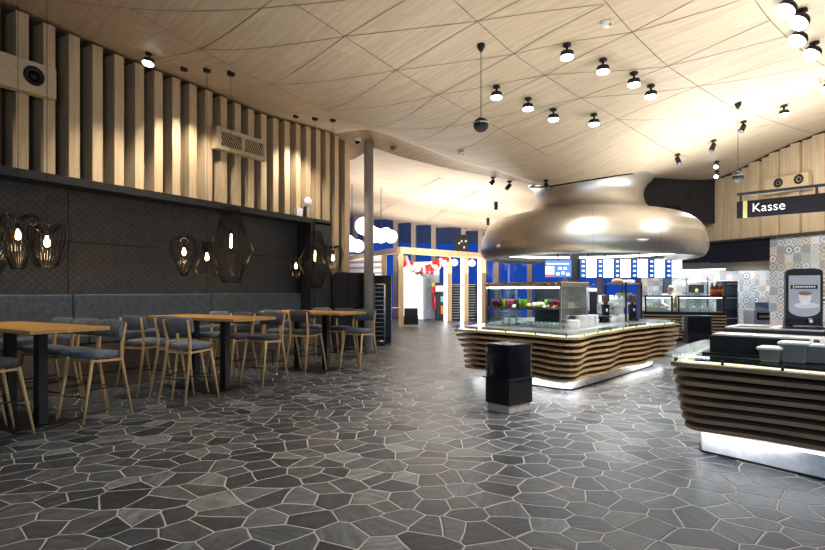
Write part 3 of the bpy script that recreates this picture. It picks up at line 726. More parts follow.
# bin, side table, entrance door, ticket machine, extinguisher
p = at_z(411, 326.3); t = thing('waste_bin', 'black square bin with pale base beside the timber post', 'bin', (p.x, p.y, 0), TH)
MB().bb((-.29, -.25, 0), (.29, .25, .1)).build('plinth', PALEW, t); MB().bb((-.31, -.28, .1), (.31, .28, .46)).build('lower_box', BLACK, t, bevel=.01); MB().bb((-.29, -.26, .47), (.29, .26, .78)).build('tray_pile', DARK, t, bevel=.01)
p = at(386.5, 329, 21.8); t = thing('side_table', 'small timber topped side table behind the tall black cabinet', 'table', (p.x, p.y, 0), TH)
MB().bb((-.55, -.3, .84), (.55, .3, .88)).build('tabletop', TIM, t, bevel=.006); MB().bb((-.05, -.05, .02), (.05, .05, .84)).build('column', BLACK, t); MB().bb((-.25, -.2, 0), (.25, .2, .02)).build('base_plate', BLACK, t)
hw0, hw1 = at(352, 300, 30.5), at(384, 300, 30.2); hwa = math.atan2(hw1.y - hw0.y, hw1.x - hw0.x); hwl = math.dist(hw0[:2], hw1[:2])
o = MB().bb((-4, 0, 0), (hwl, .15, 3.55)).build('wall_hall', pm('white_hall_wall', (.72, .72, .74), .6, var=.06), loc=(hw0.x, hw0.y, 0), rz=hwa); struct(o)
mb = MB()
for z in (2.2, 2.45, 2.75, 3.05): mb.bb((-4, -.05, z), (hwl, .0, z + .09))
o = mb.build('trim_12', pm('grey_rail', (.25, .26, .30), .5), loc=(hw0.x, hw0.y, 0), rz=hwa); struct(o)
wl, wr = at(404, 300, 30.3), at(440, 300, 29.2); wa = math.atan2(wr.y - wl.y, wr.x - wl.x); L = math.dist(wl[:2], wr[:2])
mb = MB(); nb = 7
for k in range(nb): mb.bb((k * L * .55 / nb, -.05, 0), ((k + .72) * L * .55 / nb, .05, 3.1))
o = mb.build('wall_entrance', emission('white_panel_painted_glow', (1, .97, .95), 1.3), loc=(wl.x, wl.y, 0), rz=wa); struct(o)  # glow put into the panels for the LED light falling on them
o = MB().bb((0, .06, 0), (L * .56, .2, 3.1)).build('trim_11', WHITE, loc=(wl.x, wl.y, 0), rz=wa); struct(o)
fr = MB().bb((L * .56, -.06, 0), (L * .60, .06, 3.05)); fr.bb((L * .83, -.06, 0), (L * .97, .06, 3.05)); fr.bb((L * .56, -.06, 2.9), (L * .97, .06, 3.1))
o = fr.build('door_1', WHITE, loc=(wl.x, wl.y, 0), rz=wa); struct(o)
DG = pm('frosted_door', (.62, .75, .78), .2); MB().bb((L * .60, -.03, .03), (L * .83, .03, 2.9)).build('leaf', DG, o); MB().bb((L * .80, -.09, .9), (L * .81, -.03, 1.5)).build('door_handle', STEEL, o)
for z in (1.45, 1.9): MB().bb((L * .66, -.04, z), (L * .76, -.03, z + .3)).build('notice', pm('grey_notice', (.45, .5, .55), .5), o)
p = at(442.5, 318, 28.8); t = thing('ticket_machine', 'dark self service machine with screen and orange front by the door', 'machine', (p.x, p.y, 0), TH)
MB().bb((-.38, 0, 0), (.36, .5, 1.95)).build('cabinet', DARK, t, bevel=.02); MB().bb((-.36, -.03, 1.5), (.1, .0, 1.8)).build('screen', emission('machine_screen', (.7, .85, 1), 1.6), t)
MB().bb((-.1, -.14, .95), (.3, .0, 1.25)).build('keypad_shelf', emission('machine_panel', (.35, .6, .95), .9), t, bevel=.02); MB().bb((-.1, -.1, .32), (.36, 0, .75)).build('front_panel', pm('orange_panel', (.9, .22, .02), .5), t, bevel=.01)
p = at(434.5, 306, 28.9); t = thing('fire_extinguisher', 'red fire extinguisher on the white post beside the glass door', 'extinguisher', (p.x, p.y, .55), TH)
REDP = pm('red_enamel', (.75, .02, .02), .35); MB().lathe([(.08, 0), (.11, .03), (.11, .62), (.08, .72), (.03, .78)], n=18).build('cylinder', REDP, t); MB().bb((-.04, -.04, .78), (.04, .04, .84)).build('valve', BLACK, t); MB().tube([(.03, 0, .8), (.14, 0, .76), (.15, -.02, .45), (.12, -.02, .2)], .015, 8).build('hose', BLACK, t)
p = at(434.7, 290, 28.9); o = MB().box((0, 0, 0), (.3, .03, .3), TH).build('safety_sign', REDP, loc=p); tag(o, 'red and yellow safety sign above the fire extinguisher', 'sign')
MB().box((0, -.0, .28), (.26, .03, .2), TH).build('upper_plate', pm('yellow_plate', (.9, .62, .03), .5), o); p = at(447, 285, 28.5)
p = at(461.5, 250, 26.75); p.z = 3.44; t = thing('hanging_box', 'dark square box with pale stickers on top of the timber beam', 'box', (p.x, p.y, p.z), TH)
MB().bb((-.33, -.1, -.02), (.33, .3, .82)).build('body', DARK, t, bevel=.01)
for x, z in ((-.12, .4), (.0, .5), (.12, .2), (.2, .5)): MB().bb((x - .04, -.11, z - .05), (x + .04, -.1, z + .05)).build('sticker', WHITE, t)
t = thing('black_shelf', 'low black shelving unit along the dusk windows of the hall', 'shelf', tuple(at(463, 318.5, 29.7)), FAng); t.location.z = 0
MB().bb((-.8, 0, 0), (1.5, .12, 1.9)).build('back', BLACK, t); mb = MB(); [mb.bb((x, -.3, 0), (x + .04, 0, 1.9)) for x in (-.8, 0, .7, 1.46)]; mb.build('uprights', BLACK, t)
# ================================================================== metal hood over the serving island
def metal_hood():
    t = NT('champagne_metal'); v = t.coord('Object', (1, 1, 1)); s = t.add('ShaderNodeSeparateXYZ'); t.link(v, s.inputs[0])
    a = t.math('ARCTAN2', s.outputs[1], s.outputs[0]); f = t.math('FRACT', t.math('MULTIPLY', a, 12 / (2 * PI))); ln = t.math('LESS_THAN', t.math('ABSOLUTE', t.math('SUBTRACT', f, .5)), .004)
    n = t.noise(t.coord('Object', (1, 1, 9)), 3, 6); n2 = t.noise(v, 1.2, 3)
    t.set(Base_Color=t.mix(t.math('MULTIPLY', ln, .5), t.ramp(n2, [(.3, (.62, .585, .53)), (.7, (.70, .665, .61))]), (.2, .17, .14, 1)), Metallic=1.0, Roughness=t.math('ADD', .33, t.math('MULTIPLY', n, .16)))
    t.bump(t.math('MULTIPLY', n2, .4), .25, .05); return t.m
HC = (-2.94, 12.84, 0)
hd = thing('extractor_hood', 'huge bell shaped champagne metal hood over the serving island', 'hood', HC)
outer = [(2.20, 2.30), (2.30, 2.235), (2.42, 2.24), (2.50, 2.31), (2.55, 2.45), (2.545, 2.60), (2.50, 2.74), (2.45, 2.88), (2.36, 3.01), (2.20, 3.12), (1.95, 3.21), (1.64, 3.27), (1.38, 3.34), (1.26, 3.46), (1.22, 3.60), (1.22, 3.74), (1.27, 3.85), (1.33, 3.92), (1.42, 4.0), (1.44, 4.04)]
outer = [(r * .957, z + (.02 if z < 2.4 else 0)) for r, z in chaikin(outer, 1, False)]
MB().lathe(outer, n=72, cap=False).build('shell', metal_hood(), hd)
MB().lathe([(2.11, 2.32), (2.09, 2.42), (1.75, 2.62), (.01, 2.66)], n=60, cap=False).build('inner_ceiling', pm('hood_inside', (.35, .35, .36), .3, .8), hd)
MB().lathe([(2.07, 2.40), (2.07, 2.42), (2.03, 2.42), (2.03, 2.40), (2.07, 2.40)], n=60, cap=False).build('light_ring', LED, hd)
fl = MB()
for k in range(8):
    a = 2 * PI * k / 8 + .2; fl.box((1.3 * math.cos(a), 1.3 * math.sin(a), 2.6), (.5, .5, .05), a)
fl.build('grease_filters', STEEL, hd)
mr = MB()
pts = []
for k in range(60):
    a = 2 * PI * k / 60; r = 1.30; pts.append((r * math.cos(a), r * math.sin(a), min(4.06, zc(HC[0] + r * math.cos(a), HC[1] + r * math.sin(a)) - .0)))
mr.tube(pts, .022, 6, closed=True); mr.build('ceiling_joint', BLACK, hd)
# black box behind the hood
t = thing('duct_box', 'black boxed duct under the ceiling right behind the metal hood', 'duct', (BOXL.x, BOXL.y, 0), math.atan2(BOXR.y - BOXL.y, BOXR.x - BOXL.x))
wbx = math.dist(BOXL[:2], BOXR[:2]); MB().bb((0, 0, 3.30), (wbx, .6, 4.62)).build('casing', pm('black_casing', (.014, .016, .022), .35), t, bevel=.01)
MB().bb((-.02, -.0, 3.3), (.0, .6, 4.5)).build('side_plate', BLACK, t); MB().bb((wbx * .6, -.012, 3.85), (wbx * .68, 0, 4.05)).build('access_panel', DARK, t); MB().bb((wbx * .24, -.012, 3.3), (wbx * .5, 0, 3.72)).build('hatch', BLACK, t)
# ================================================================== serving island
top = [(-4.40, 8.92), (-4.28, 8.64), (-3.95, 8.60), (-3.14, 8.36), (-2.52, 8.10), (-2.20, 7.94), (-1.98, 8.02), (-1.95, 8.40), (-1.90, 9.0), (-1.57, 10.98), (-1.12, 12.3), (-1.02, 12.75), (-1.4, 13.2), (-3.9, 13.4), (-4.55, 12.8)]
bot = [(-4.27, 9.1), (-4.17, 8.86), (-3.88, 8.76), (-2.98, 8.48), (-2.52, 8.28), (-2.26, 8.12), (-2.06, 8.22), (-2.03, 8.5), (-1.95, 9.15), (-1.60, 10.9), (-1.22, 12.1), (-1.16, 12.45), (-1.6, 12.9), (-3.8, 13.1), (-4.4, 12.6)]
def outl(p, n=150): return resample(chaikin(p, 2), n)
def slats(parent, top, bot, ztop, zbot, k_n, name, m, amp, wl, depth=.26, th=.034, n=150, ph0=0.0):
    T0, B0 = outl(top, n), outl(bot, n); mb = MB()
    for k in range(k_n):
        u = k / (k_n - 1); z = ztop * (1 - u) + zbot * u; ring = [(a[0] * (1 - u) + b[0] * u, a[1] * (1 - u) + b[1] * u) for a, b in zip(T0, B0)]
        L = 0; q = []
        nn = offset(ring, 1.0)
        for i, p in enumerate(ring):
            if i: L += math.dist(p, ring[i - 1])
            w = amp * math.sin(2 * PI * L / wl + ph0 + k * .42) * min(1, k * .35 + .25)
            q.append((p[0] + (nn[i][0] - p[0]) * w, p[1] + (nn[i][1] - p[1]) * w))
        mb.ring(q, offset(q, depth), z - th, z)
    return mb.build(name, m, parent)
isl = thing('serving_island', 'serving island clad in stacked wavy timber slats under the metal hood', 'counter', (0, 0, 0))
slats(isl, top, bot, .87, .225, 8, 'slat_cladding', SLATW, .055, 1.55)
bo, tp = outl(bot), outl(top)
MB().prism(offset(bo, .2), .16, .83).build('body', pm('dark_counter_body', (.012, .012, .013), .6), isl)
MB().ring(offset(tp, .02), offset(tp, .3), .835, .872).build('counter_board', SLATW, isl)
PLW = pm('white_plinth', (.75, .75, .76), .5)
pl = outl([(-4.02, 8.98), (-2.9, 8.72), (-2.27, 8.52), (-2.18, 8.7), (-1.75, 11.0), (-1.46, 12.5), (-1.7, 12.7), (-3.8, 12.9), (-4.1, 12.5)])
MB().prism(pl, .02, .17).build('plinth', PLW, isl); MB().prism(offset(pl, -.012), 0, .02).build('skirting', BLACK, isl)
MB().ring(offset(bo, .16), offset(bo, .2), .165, .18).build('plinth_light', LEDP, isl)
MB().ring(offset(tp, .10), offset(tp, .14), .872, .884).build('edge_light', LEDW, isl)
MB().ring(offset(tp, -.05), offset(tp, .30), .908, .918).build('tray_slide', GLASSG, isl)
cen = (sum(q[0] for q in tp) / len(tp), sum(q[1] for q in tp) / len(tp)); shr = lambda P, f, c: [(c[0] + (q[0] - c[0]) * f, c[1] + (q[1] - c[1]) * f) for q in P]
MB().ring(offset(tp, .2), shr(tp, .35, cen), .885, .922).build('worktop', STEEL, isl, bevel=.004)
for i in range(0, 100, 6): p = offset(tp, .06)[i]; MB().lathe([(.011, .87), (.011, .908)], (p[0], p[1], 0), 8).build('glass_post', BLACKM, isl)
# ---------------------------------------------------------------- glass display case
c0, c1 = Vector((-3.92, 9.25, 0)), Vector((-2.50, 8.98, 0)); ca = math.atan2(c1.y - c0.y, c1.x - c0.x); CW = (c1 - c0).length; CD = 1.05
t = thing('display_case', 'glass display case with steel frame on the serving island', 'display case', (c0.x, c0.y, .922), ca)
CASE = t
BRS = pm('warm_steel', (.50, .40, .30), .25, 1.0, .1, 20)
f = MB(); h = .70
for x, y in ((0, 0), (CW, 0), (0, CD), (CW, CD)): f.bb((x - .014, y - .014, 0), (x + .014, y + .014, h))
f.bb((-.02, -.02, h - .01), (CW + .02, CD + .02, h + .0)); f.build('frame', STEEL, t)
MB().bb((-.02, -.025, h - .0), (CW + .02, CD + .02, h + .07)).build('top_panel', BRS, t, bevel=.006)
for lo, hi in (((0, -.003, .02), (CW, .003, h)), ((-.003, 0, .02), (.003, CD, h)), ((CW - .003, 0, .02), (CW + .003, CD, h))): MB().bb(lo, hi).build('glass_pane', GLASS, t)
MB().bb((.01, .06, .31), (CW - .01, CD - .05, .325)).build('shelf', GLASS, t); MB().bb((.01, .03, .30), (CW - .01, .06, .335)).build('shelf_rail', BRS, t)
MB().bb((.01, .02, .0), (CW - .01, CD, .02)).build('base_tray', STEEL, t); MB().bb((.03, .05, h - .035), (CW - .03, .09, h - .012)).build('led_tube', LEDP, t)
MB().bb((.4, CD - .01, .02), (CW, CD + .01, h)).build('perforated_back', pm('perforated_back', (.04, .05, .065), .4, .3, .5, 60), t)
ROTC = Matrix.Rotation(ca, 4, 'Z'); cx = lambda x, y, z: Vector((c0.x, c0.y, .922)) + (ROTC @ Vector((x, y, z)))
def jm(n, c): return pm(n, c, .25, var=.15)
JUI = {'pink': jm('pink_smoothie', (.75, .10, .22)), 'red': jm('red_smoothie', (.36, .02, .05)), 'green': jm('green_smoothie', (.26, .42, .02)), 'dark': jm('dark_berry_smoothie', (.20, .02, .06))}
def juice(label, loc, key, r=.047, h=.175, grp='juice glasses in the display case'):
    t = thing('juice_glass', label, 'glass', loc, 0, grp)
    MB().lathe([(r * .78, 0.0), (r * .8, .006), (r, h)], n=16, cap=False).build('tumbler', GLASS, t); MB().lathe([(r * .74, .006), (r * .93, h * .85)], n=16).build('juice', JUI[key], t)
    return t
row = [(.06, 'dark', 'leftmost'), (.15, 'dark', ''), (.27, 'green', ''), (.36, 'pink', ''), (.44, 'pink', ''), (.53, 'dark', ''), (.62, 'green', ''), (.70, 'green', ''), (1.12, 'green', ''), (1.21, 'red', ''), (1.30, 'red', ''), (1.38, 'red', '')]
nm = {'dark': 'dark berry', 'green': 'green', 'pink': 'pink', 'red': 'dark red'}; side = lambda x: 'left of the sandwich platter' if x < .9 else 'right of the sandwich platter'
for x, k, _ in row:
    for yy in (.16, .32):
        if yy > .3 and x in (.44, .70): continue
        juice('%s smoothie in a glass on the case shelf, %s' % (nm[k], side(x)), cx(x, yy, .327), k, grp='%s smoothies %s' % (nm[k], side(x)))
for k in range(4): juice('dark red smoothie on the case shelf by the right glass end', cx(CW - .10 - .11 * (k % 2), .16 + .14 * (k // 2), .327), 'red', grp='smoothies at the right end of the case')
t = thing('sandwich_platter', 'platter of filled rolls and fruit on the middle of the case shelf', 'platter', cx(.93, .24, .326), ca)
MB().lathe([(.14, 0), (.23, .03), (.235, .034), (.14, .012), (.001, .012)], n=28).build('dish', pm('platter_grey', (.35, .33, .30), .4), t)
fc = [(.72, .5, .2), (.8, .72, .55), (.85, .35, .2), (.75, .78, .6), (.3, .5, .08), (.85, .8, .7)]
fm = [pm('food_%s' % n2, c, .5, var=.2, scale=25) for n2, c in zip(('bread', 'cheese', 'salmon', 'egg', 'leaf', 'cream'), fc)]
for k in range(14):
    a = k * 2.4; r = .03 + .0125 * k; MB().ball((r * math.cos(a), r * math.sin(a) * .8, .04 + .028 * (1 - k / 14)), random.uniform(.036, .054), 10, 7, (1, 1, .85)).build('roll', fm[k % 6], t)
for k, (x, y) in enumerate(((CW - .28, .22), (CW - .16, .22))):
    t2 = thing('pastry_plate', 'plate of golden pastries at the %s of the case shelf corner' % ('left' if k == 0 else 'right'), 'plate', cx(x, y - .08, .326), ca)
    MB().lathe([(.05, 0), (.085, .012), (.087, .016), (.03, .006)], n=20).build('dish', CERAMIC, t2)
    for j in range(4): MB().ball((-.03 + .02 * j, .02 * (j % 2), .03 + .008 * j), .026, 10, 7, (1.5, .8, .6)).build('pastry', pm('pastry', (.62, .33, .12), .5, var=.25, scale=20), t2)
t2 = thing('sandwich_dish', 'dish of golden sandwiches by the right glass end of the case', 'dish', cx(CW - .22, .62, .326), ca)
MB().bb((-.15, -.26, 0), (.15, .26, .015)).build('dish', CERAMIC, t2, bevel=.004)
for j in range(7): MB().ball((.02 * (-1) ** j, -.21 + .07 * j, .05), .05, 10, 7, (1.5, .75, .8)).build('sandwich', fm[(0, 0, 1)[j % 3]], t2)
for k in range(2):
    x = .52 + k * .58; t2 = thing('price_card', 'small white price card on the case shelf, %s of the platter' % ('left' if k == 0 else 'right'), 'card', cx(x, .085, .335), ca)
    MB().slab((-.035, .0, 0), (.035, .0, 0), (.035, .02, .05), (-.035, .02, .05), .002).build('card', WHITE, t2)
def cup(label, loc, grp, inv=True, r=.04, h=.065):
    t = thing('coffee_cup', label, 'cup', loc, random.uniform(0, 6), grp)
    pr = [(r * .6, 0), (r * .85, h * .3), (r, h), (r * .94, h), (r * .78, h * .35), (r * .5, .006), (.001, .006)]
    if inv: pr = [(a, h - b) for a, b in pr]
    MB().lathe(pr, n=16, cap=False).build('bowl', CERAMIC, t)
    z = h * .5; MB().tube([(r * .85, 0, z + .016), (r * 1.35, 0, z + .014), (r * 1.4, 0, z - .008), (r * .8, 0, z - .018)], .005, 6).build('handle', CERAMIC, t)
    return t
bw = None
for k in range(11):
    x = .62 + .075 * k
    for j in range(2):
        cup('white cup upside down on the floor of the display case', cx(x, .2 + .13 * j, .021), 'white cups in the bottom of the case')
for k in range(6):
    t2 = thing('white_bowl', 'white bowl stacked at the lower left inside the case', 'bowl', cx(.33 + .13 * (k % 2), .16, .021 + .035 * (k // 2)), ca, 'white bowls at the lower left of the case')
    MB().lathe([(.03, 0), (.05, .02), (.062, .055), (.058, .055), (.045, .022), (.001, .008)], n=18, cap=False).build('bowl', CERAMIC, t2)
for k in range(5):
    t2 = MB().bb((-.17, -.12, 0), (.17, .12, .012)).build('wooden_board', PALEW, loc=cx(.22, .5, .03 + .05 * k), rz=ca + .05 * k, bevel=.004)
    tag(t2, 'thin wooden board in the pile at the lower left of the case', 'board', 'wooden boards in the case')
# stacks of plates on the counter
PL = None
for si, (bx, by, cnt, sl) in enumerate(((573, 328.6, 13, 'front stack of the plates'), (582, 327.2, 18, 'second stack of the plates'), (588, 326, 18, 'third stack of the plates'), (592.5, 325, 17, 'rearmost stack of the plates'))):
    p = at_z(bx, by, .922); p.z = .922
    for k in range(cnt):
        lab = 'white plate in the %s right of the display case' % sl; g = 'plates in the %s' % sl
        if PL is None:
            PL = MB().lathe([(.06, 0), (.08, .003), (.108, .010), (.109, .013), (.08, .007), (.001, .005)], n=26, cap=False).build('dinner_plate', CERAMIC); PL.location = p; tag(PL, lab, 'plate', g)
        else: dup(PL, (p.x, p.y, .922 + k * .0108), 0, lab, g)
# ---------------------------------------------------------------- machines along the island
def zplace(bx, by, z=.922): p = at_z(bx, by, z); p.z = z; return p
ia = math.radians(76)
p = zplace(592, 319.5) + Vector((-.15, .25, 0)); t = thing('coffee_grinder', 'tall black machine with a white paper hung on its front beside the plates', 'machine', p, TH - .15)
MB().bb((-.19, -.16, 0), (.19, .2, .10)).build('base', BLACK, t, bevel=.01); MB().bb((-.21, 0, .1), (-.1, .2, .60)).build('side_housing', BLACK, t, bevel=.01); MB().bb((.06, 0, .1), (.2, .2, .60)).build('side_housing', BLACK, t, bevel=.01); MB().bb((-.1, .12, .1), (.06, .2, .56)).build('back_plate', DARK, t)
MB().bb((-.21, -.02, .60), (.2, .2, .68)).build('white_hopper', pm('hopper_white', (.75, .75, .73), .4), t, bevel=.02); MB().bb((-.09, -.03, .2), (.03, -.02, .56)).build('paper', WHITE, t); MB().bb((-.12, .02, .17), (.16, .1, .2)).build('wood_ledge', OAKTOP, t)
p = zplace(601, 322); t = thing('kitchen_scale', 'wide shallow black scale bowl standing on the island counter', 'scale', p, TH)
MB().bb((-.1, -.08, 0), (.1, .08, .02)).build('foot', BLACK, t); MB().lathe([(.03, .02), (.03, .055), (.06, .06), (.19, .11), (.2, .125), (.18, .12), (.001, .075)], n=30).build('bowl', BLACK, t)
p = zplace(606, 318) + Vector((.0, .35, 0)); t = thing('cash_display', 'small framed screen on a stand behind the black scale bowl', 'screen', p, TH)
MB().lathe([(.07, 0), (.07, .015), (.015, .03), (.015, .26)], n=16).build('stand', STEEL, t); MB().slab((-.12, -.02, .24), (.12, -.02, .24), (.12, .04, .52), (-.12, .04, .52), .02).build('bezel', pm('bezel_beige', (.55, .52, .45), .5), t); MB().slab((-.1, -.024, .265), (.1, -.024, .265), (.1, .031, .50), (-.1, .031, .50), .004).build('display', emission('grey_screen', (.55, .65, .68), .8), t)
p = zplace(616, 319.8) + Vector((-.16, .32, 0)); t = thing('espresso_machine', 'white and chrome espresso machine with portafilters on the island', 'coffee machine', p, TH - .2)
MB().bb((-.27, -.2, .05), (.27, .25, .12)).build('drip_tray', CHROME, t, bevel=.01); MB().bb((-.27, .02, .12), (.27, .25, .36)).build('back_body', WHITE, t, bevel=.015); MB().bb((-.28, -.18, .32), (.28, .25, .46)).build('top_body', pm('machine_white', (.75, .76, .76), .25), t, bevel=.03)
for x in (-.18, .0, .18):
    g = MB().lathe([(.04, .24), (.045, .32)], (x, -.08, 0), 16).build('brew_group', CHROME, t); MB().tube([(x, -.1, .25), (x, -.27, .235)], .014, 8).build('portafilter', BLACK, g)
for x in (-.27, .27): MB().tube([(x, -.12, .34), (x, -.17, .3), (x, -.16, .14)], .008, 6).build('steam_wand', CHROME, t)
for sx in (-1, 1):
    for sy in (-.15, .2): MB().lathe([(.02, 0), (.02, .05)], (sx * .26, sy, 0), 10).build('foot', BLACK, t)
ZT = .46; R = Matrix.Rotation(TH - .2, 4, 'Z')
for k in range(10): cup('white cup upside down on top of the espresso machine', p + R @ Vector((-.24 + .12 * (k % 5), -.08 + .14 * (k // 5), ZT)), 'cups on the espresso machine')
for k, (bx, by) in enumerate(((611, 322), (614, 321.5), (617.5, 321), (621, 320.5))):
    cup('white paper cup standing upright on the counter before the espresso machine', zplace(bx, by), 'paper cups before the espresso machine', False, .04, .10)
for k, (bx, by, lab) in enumerate(((608, 321, 'left black coffee grinder with clear bean hopper beside the espresso machine'), (635, 320.6, 'right black coffee grinder with clear bean hopper inside the shelf rack'))):
    t = thing('bean_grinder', lab, 'grinder', zplace(bx, by) + Vector((-.04, .02, 0)), TH)
    MB().bb((-.08, -.1, 0), (.08, .12, .05)).build('base', BLACK, t, bevel=.008); MB().bb((-.065, -.02, .05), (.065, .11, .34)).build('body', BLACK, t, bevel=.015); MB().lathe([(.03, .34), (.075, .42), (.08, .52), (.07, .54)], (0, .04, 0), 16).build('hopper', pm('bean_hopper', (.10, .06, .04), .2), t); MB().lathe([(.02, .2), (.022, .25)], (0, -.05, 0), 10).build('spout', CHROME, t)
for k, (bx, by, lab) in enumerate(((618.5, 321, 'cream hot water urn left of the shelf rack posts'), (630, 319.5, 'cream hot water urn behind the left rack post'))):
    t = thing('water_urn', lab, 'urn', zplace(bx, by) + Vector((0, .1, 0)), TH)
    MB().lathe([(.08, 0), (.085, .01), (.085, .34), (.08, .36), (.03, .385), (.012, .40)], n=20).build('tank', pm('urn_cream', (.72, .70, .62), .3), t); MB().bb((-.015, -.12, .05), (.015, -.08, .09)).build('tap', BLACK, t)
# open shelf unit with black posts
s0 = zplace(626, 321.5); s1 = zplace(641.5, 319); sa = math.atan2(s1.y - s0.y, s1.x - s0.x); SL = math.dist(s0[:2], s1[:2])
t = thing('glass_shelf_rack', 'glass shelf rack on tall black posts at the far part of the island', 'shelf', s0, sa)
for x in (0, SL):
    for y in (0, .4): MB().bb((x - .016, y - .016, 0), (x + .016, y + .016, .80)).build('post', BLACKM, t)
for z in (.28, .50, .76): MB().bb((-.16, 0, z), (SL, .4, z + .012)).build('shelf', GLASS if z < .7 else STEEL, t)
RS = Matrix.Rotation(sa, 4, 'Z'); sp = lambda x, y, z: s0 + RS @ Vector((x, y, z))
t2 = thing('bread_tray', 'brown crusty bread in a tray on top of the glass shelf rack', 'bread', sp(.12, .2, .772), sa); MB().bb((-.22, -.15, 0), (.22, .15, .02)).build('tray', STEEL, t2); MB().ball((0, 0, .05), .07, 16, 10, (2.6, 1.6, .8)).build('loaf', pm('bread_crust', (.42, .20, .07), .6, var=.3, scale=20, bump=.4), t2)
t2 = thing('roll_tray', 'tray of pale rolls on the right of the rack top', 'bread', sp(SL * .72, .2, .772), sa); MB().bb((-.28, -.15, 0), (.28, .15, .02)).build('tray', STEEL, t2)
for k in range(8): MB().ball((-.2 + .13 * (k % 4), -.06 + .13 * (k // 4), .05), .05, 12, 8, (1.2, 1, .75)).build('roll', fm[3 if k % 3 else 0], t2)
for k in range(8): cup('white cup upside down on the lower glass shelf of the rack', sp(.08 + SL * .24 * (k % 4), .1 + .16 * (k // 4), .292), 'cups on the rack')
for k in range(5):
    o = MB().ball((0, 0, .035), .04, 12, 8, (1.6, .9, .8)).build('croissant', fm[0], loc=sp(.12 + SL * .19 * k, .18, .512), rz=.4 * k); tag(o, 'golden croissant on the middle shelf of the rack', 'pastry', 'croissants on the rack')
for k in range(5):
    o = MB().lathe([(.055, 0), (.06, .08), (.05, .13), (.001, .14)], n=18).build('white_jar', CERAMIC, loc=sp(.1 + .17 * k, .12, .0)); tag(o, 'white lidded jar standing under the glass shelf rack', 'jar', 'white jars under the rack')
# ================================================================== tray trolley in front of the island
TRM = pm('black_tray_plastic', (.022, .025, .032), .32, var=.2)
def tray_trolley(label, loc, rz, n, tlab, grp, w=.46, d=.36, h0=.42):
    t = thing('tray_stand', label, 'stand', loc, rz)
    MB().bb((-w / 2 + .02, -d / 2 + .02, 0), (w / 2 - .02, d / 2 - .02, .10)).build('plinth', pm('pale_plinth', (.42, .37, .32), .5), t)
    MB().bb((-w / 2, -d / 2, .10), (w / 2, d / 2, h0)).build('box', BLACK, t, bevel=.004); MB().bb((-w / 2 - .03, -d / 2 - .03, h0), (w / 2 + .03, d / 2 + .03, h0 + .015)).build('top_plate', BLACK, t, bevel=.003)
    pro = None; R = Matrix.Rotation(rz, 4, 'Z')
    def rr(w, d, r, m=5):
        o = []
        for cx_, cy_, a0 in ((w / 2 - r, d / 2 - r, 0), (-w / 2 + r, d / 2 - r, PI / 2), (-w / 2 + r, -d / 2 + r, PI), (w / 2 - r, -d / 2 + r, 1.5 * PI)):
            o += [(cx_ + r * math.cos(a0 + PI / 2 * k / m), cy_ + r * math.sin(a0 + PI / 2 * k / m)) for k in range(m + 1)]
        return o
    for k in range(n):
        z = h0 + .016 + k * .0195
        if pro is None:
            mb = MB(); a, b, c = rr(w + .02, d + .02, .04), rr(w - .02, d - .02, .03), rr(w - .03, d - .03, .03)
            mb.grid([[(*q, .0) for q in b + b[:1]], [(*q, .018) for q in a + a[:1]], [(*q, .0195) for q in a + a[:1]], [(*q, .004) for q in c + c[:1]]], False); mb._add([(*q, .004) for q in c], [tuple(range(len(c)))]); mb._add([(*q, 0) for q in b], [tuple(range(len(b)))[::-1]])
            pro = mb.build('serving_tray', TRM); pro.location = (loc[0], loc[1], z); pro.rotation_euler.z = rz; tag(pro, tlab, 'tray', grp)
        else: dup(pro, (loc[0] + random.uniform(-.003, .003), loc[1] + random.uniform(-.003, .003), z), rz + random.uniform(-.008, .008), tlab, grp)
    return t
pA, pB_, pC = at_z(485, 409), at_z(501, 417), at_z(533, 410); ctr = (pA + pC) / 2
rz = math.atan2(pC.y - pB_.y, pC.x - pB_.x)
tray_trolley('black tray stand with a pale plinth before the serving island', (ctr.x, ctr.y, 0), rz, 22, 'black tray in the pile on the stand before the island', 'trays before the island', .46, .40)
s2 = at_z(697, 347); tray_trolley('black tray stand in the gap between the right counter and back counter', (s2.x, s2.y, 0), TH - .1, 22, 'black tray in the pile behind the right counter', 'trays behind the right counter', .62, .42)
# ================================================================== right counter
top2 = [(-.60, 5.86), (-.50, 5.72), (-.14, 5.68), (.23, 5.54), (.6, 5.43), (1.3, 5.18), (2.4, 4.9), (3.2, 4.9), (3.4, 7.6), (-.2, 7.9), (-.36, 7.8)]
bot2 = [(-.44, 6.0), (-.38, 5.78), (-.28, 5.70), (.02, 5.66), (.37, 5.56), (.64, 5.50), (1.3, 5.26), (2.4, 5.0), (3.0, 5.3), (3.2, 7.3), (-.1, 7.6), (-.28, 7.5)]
SHSLAT = wood('shaded_slat_wood', (.17, .11, .062), (.29, .19, .112), 0, .7)  # slat wood darkened, the counter's shade is put into its colour
rc = thing('salad_counter', 'serving counter of shaded wavy timber slats at the right edge', 'counter')
slats(rc, top2, bot2, .87, .285, 8, 'slat_cladding', SHSLAT, .03, 1.7, .28, .036, 150, 2.2)
t2o, b2o = outl(top2), outl(bot2)
MB().prism(offset(b2o, .26), .2, .83).build('body', pm('dark_counter_body', (.012, .012, .013), .6), rc); MB().ring(offset(t2o, .02), offset(t2o, .32), .835, .873).build('counter_board', SLATW, rc)
pl2 = outl([(-.33, 6.1), (-.26, 5.97), (.2, 5.86), (.53, 5.72), (.64, 5.66), (1.3, 5.75), (2.4, 5.6), (3.0, 5.6), (3.1, 7.2), (-.0, 7.4), (-.2, 7.3)])
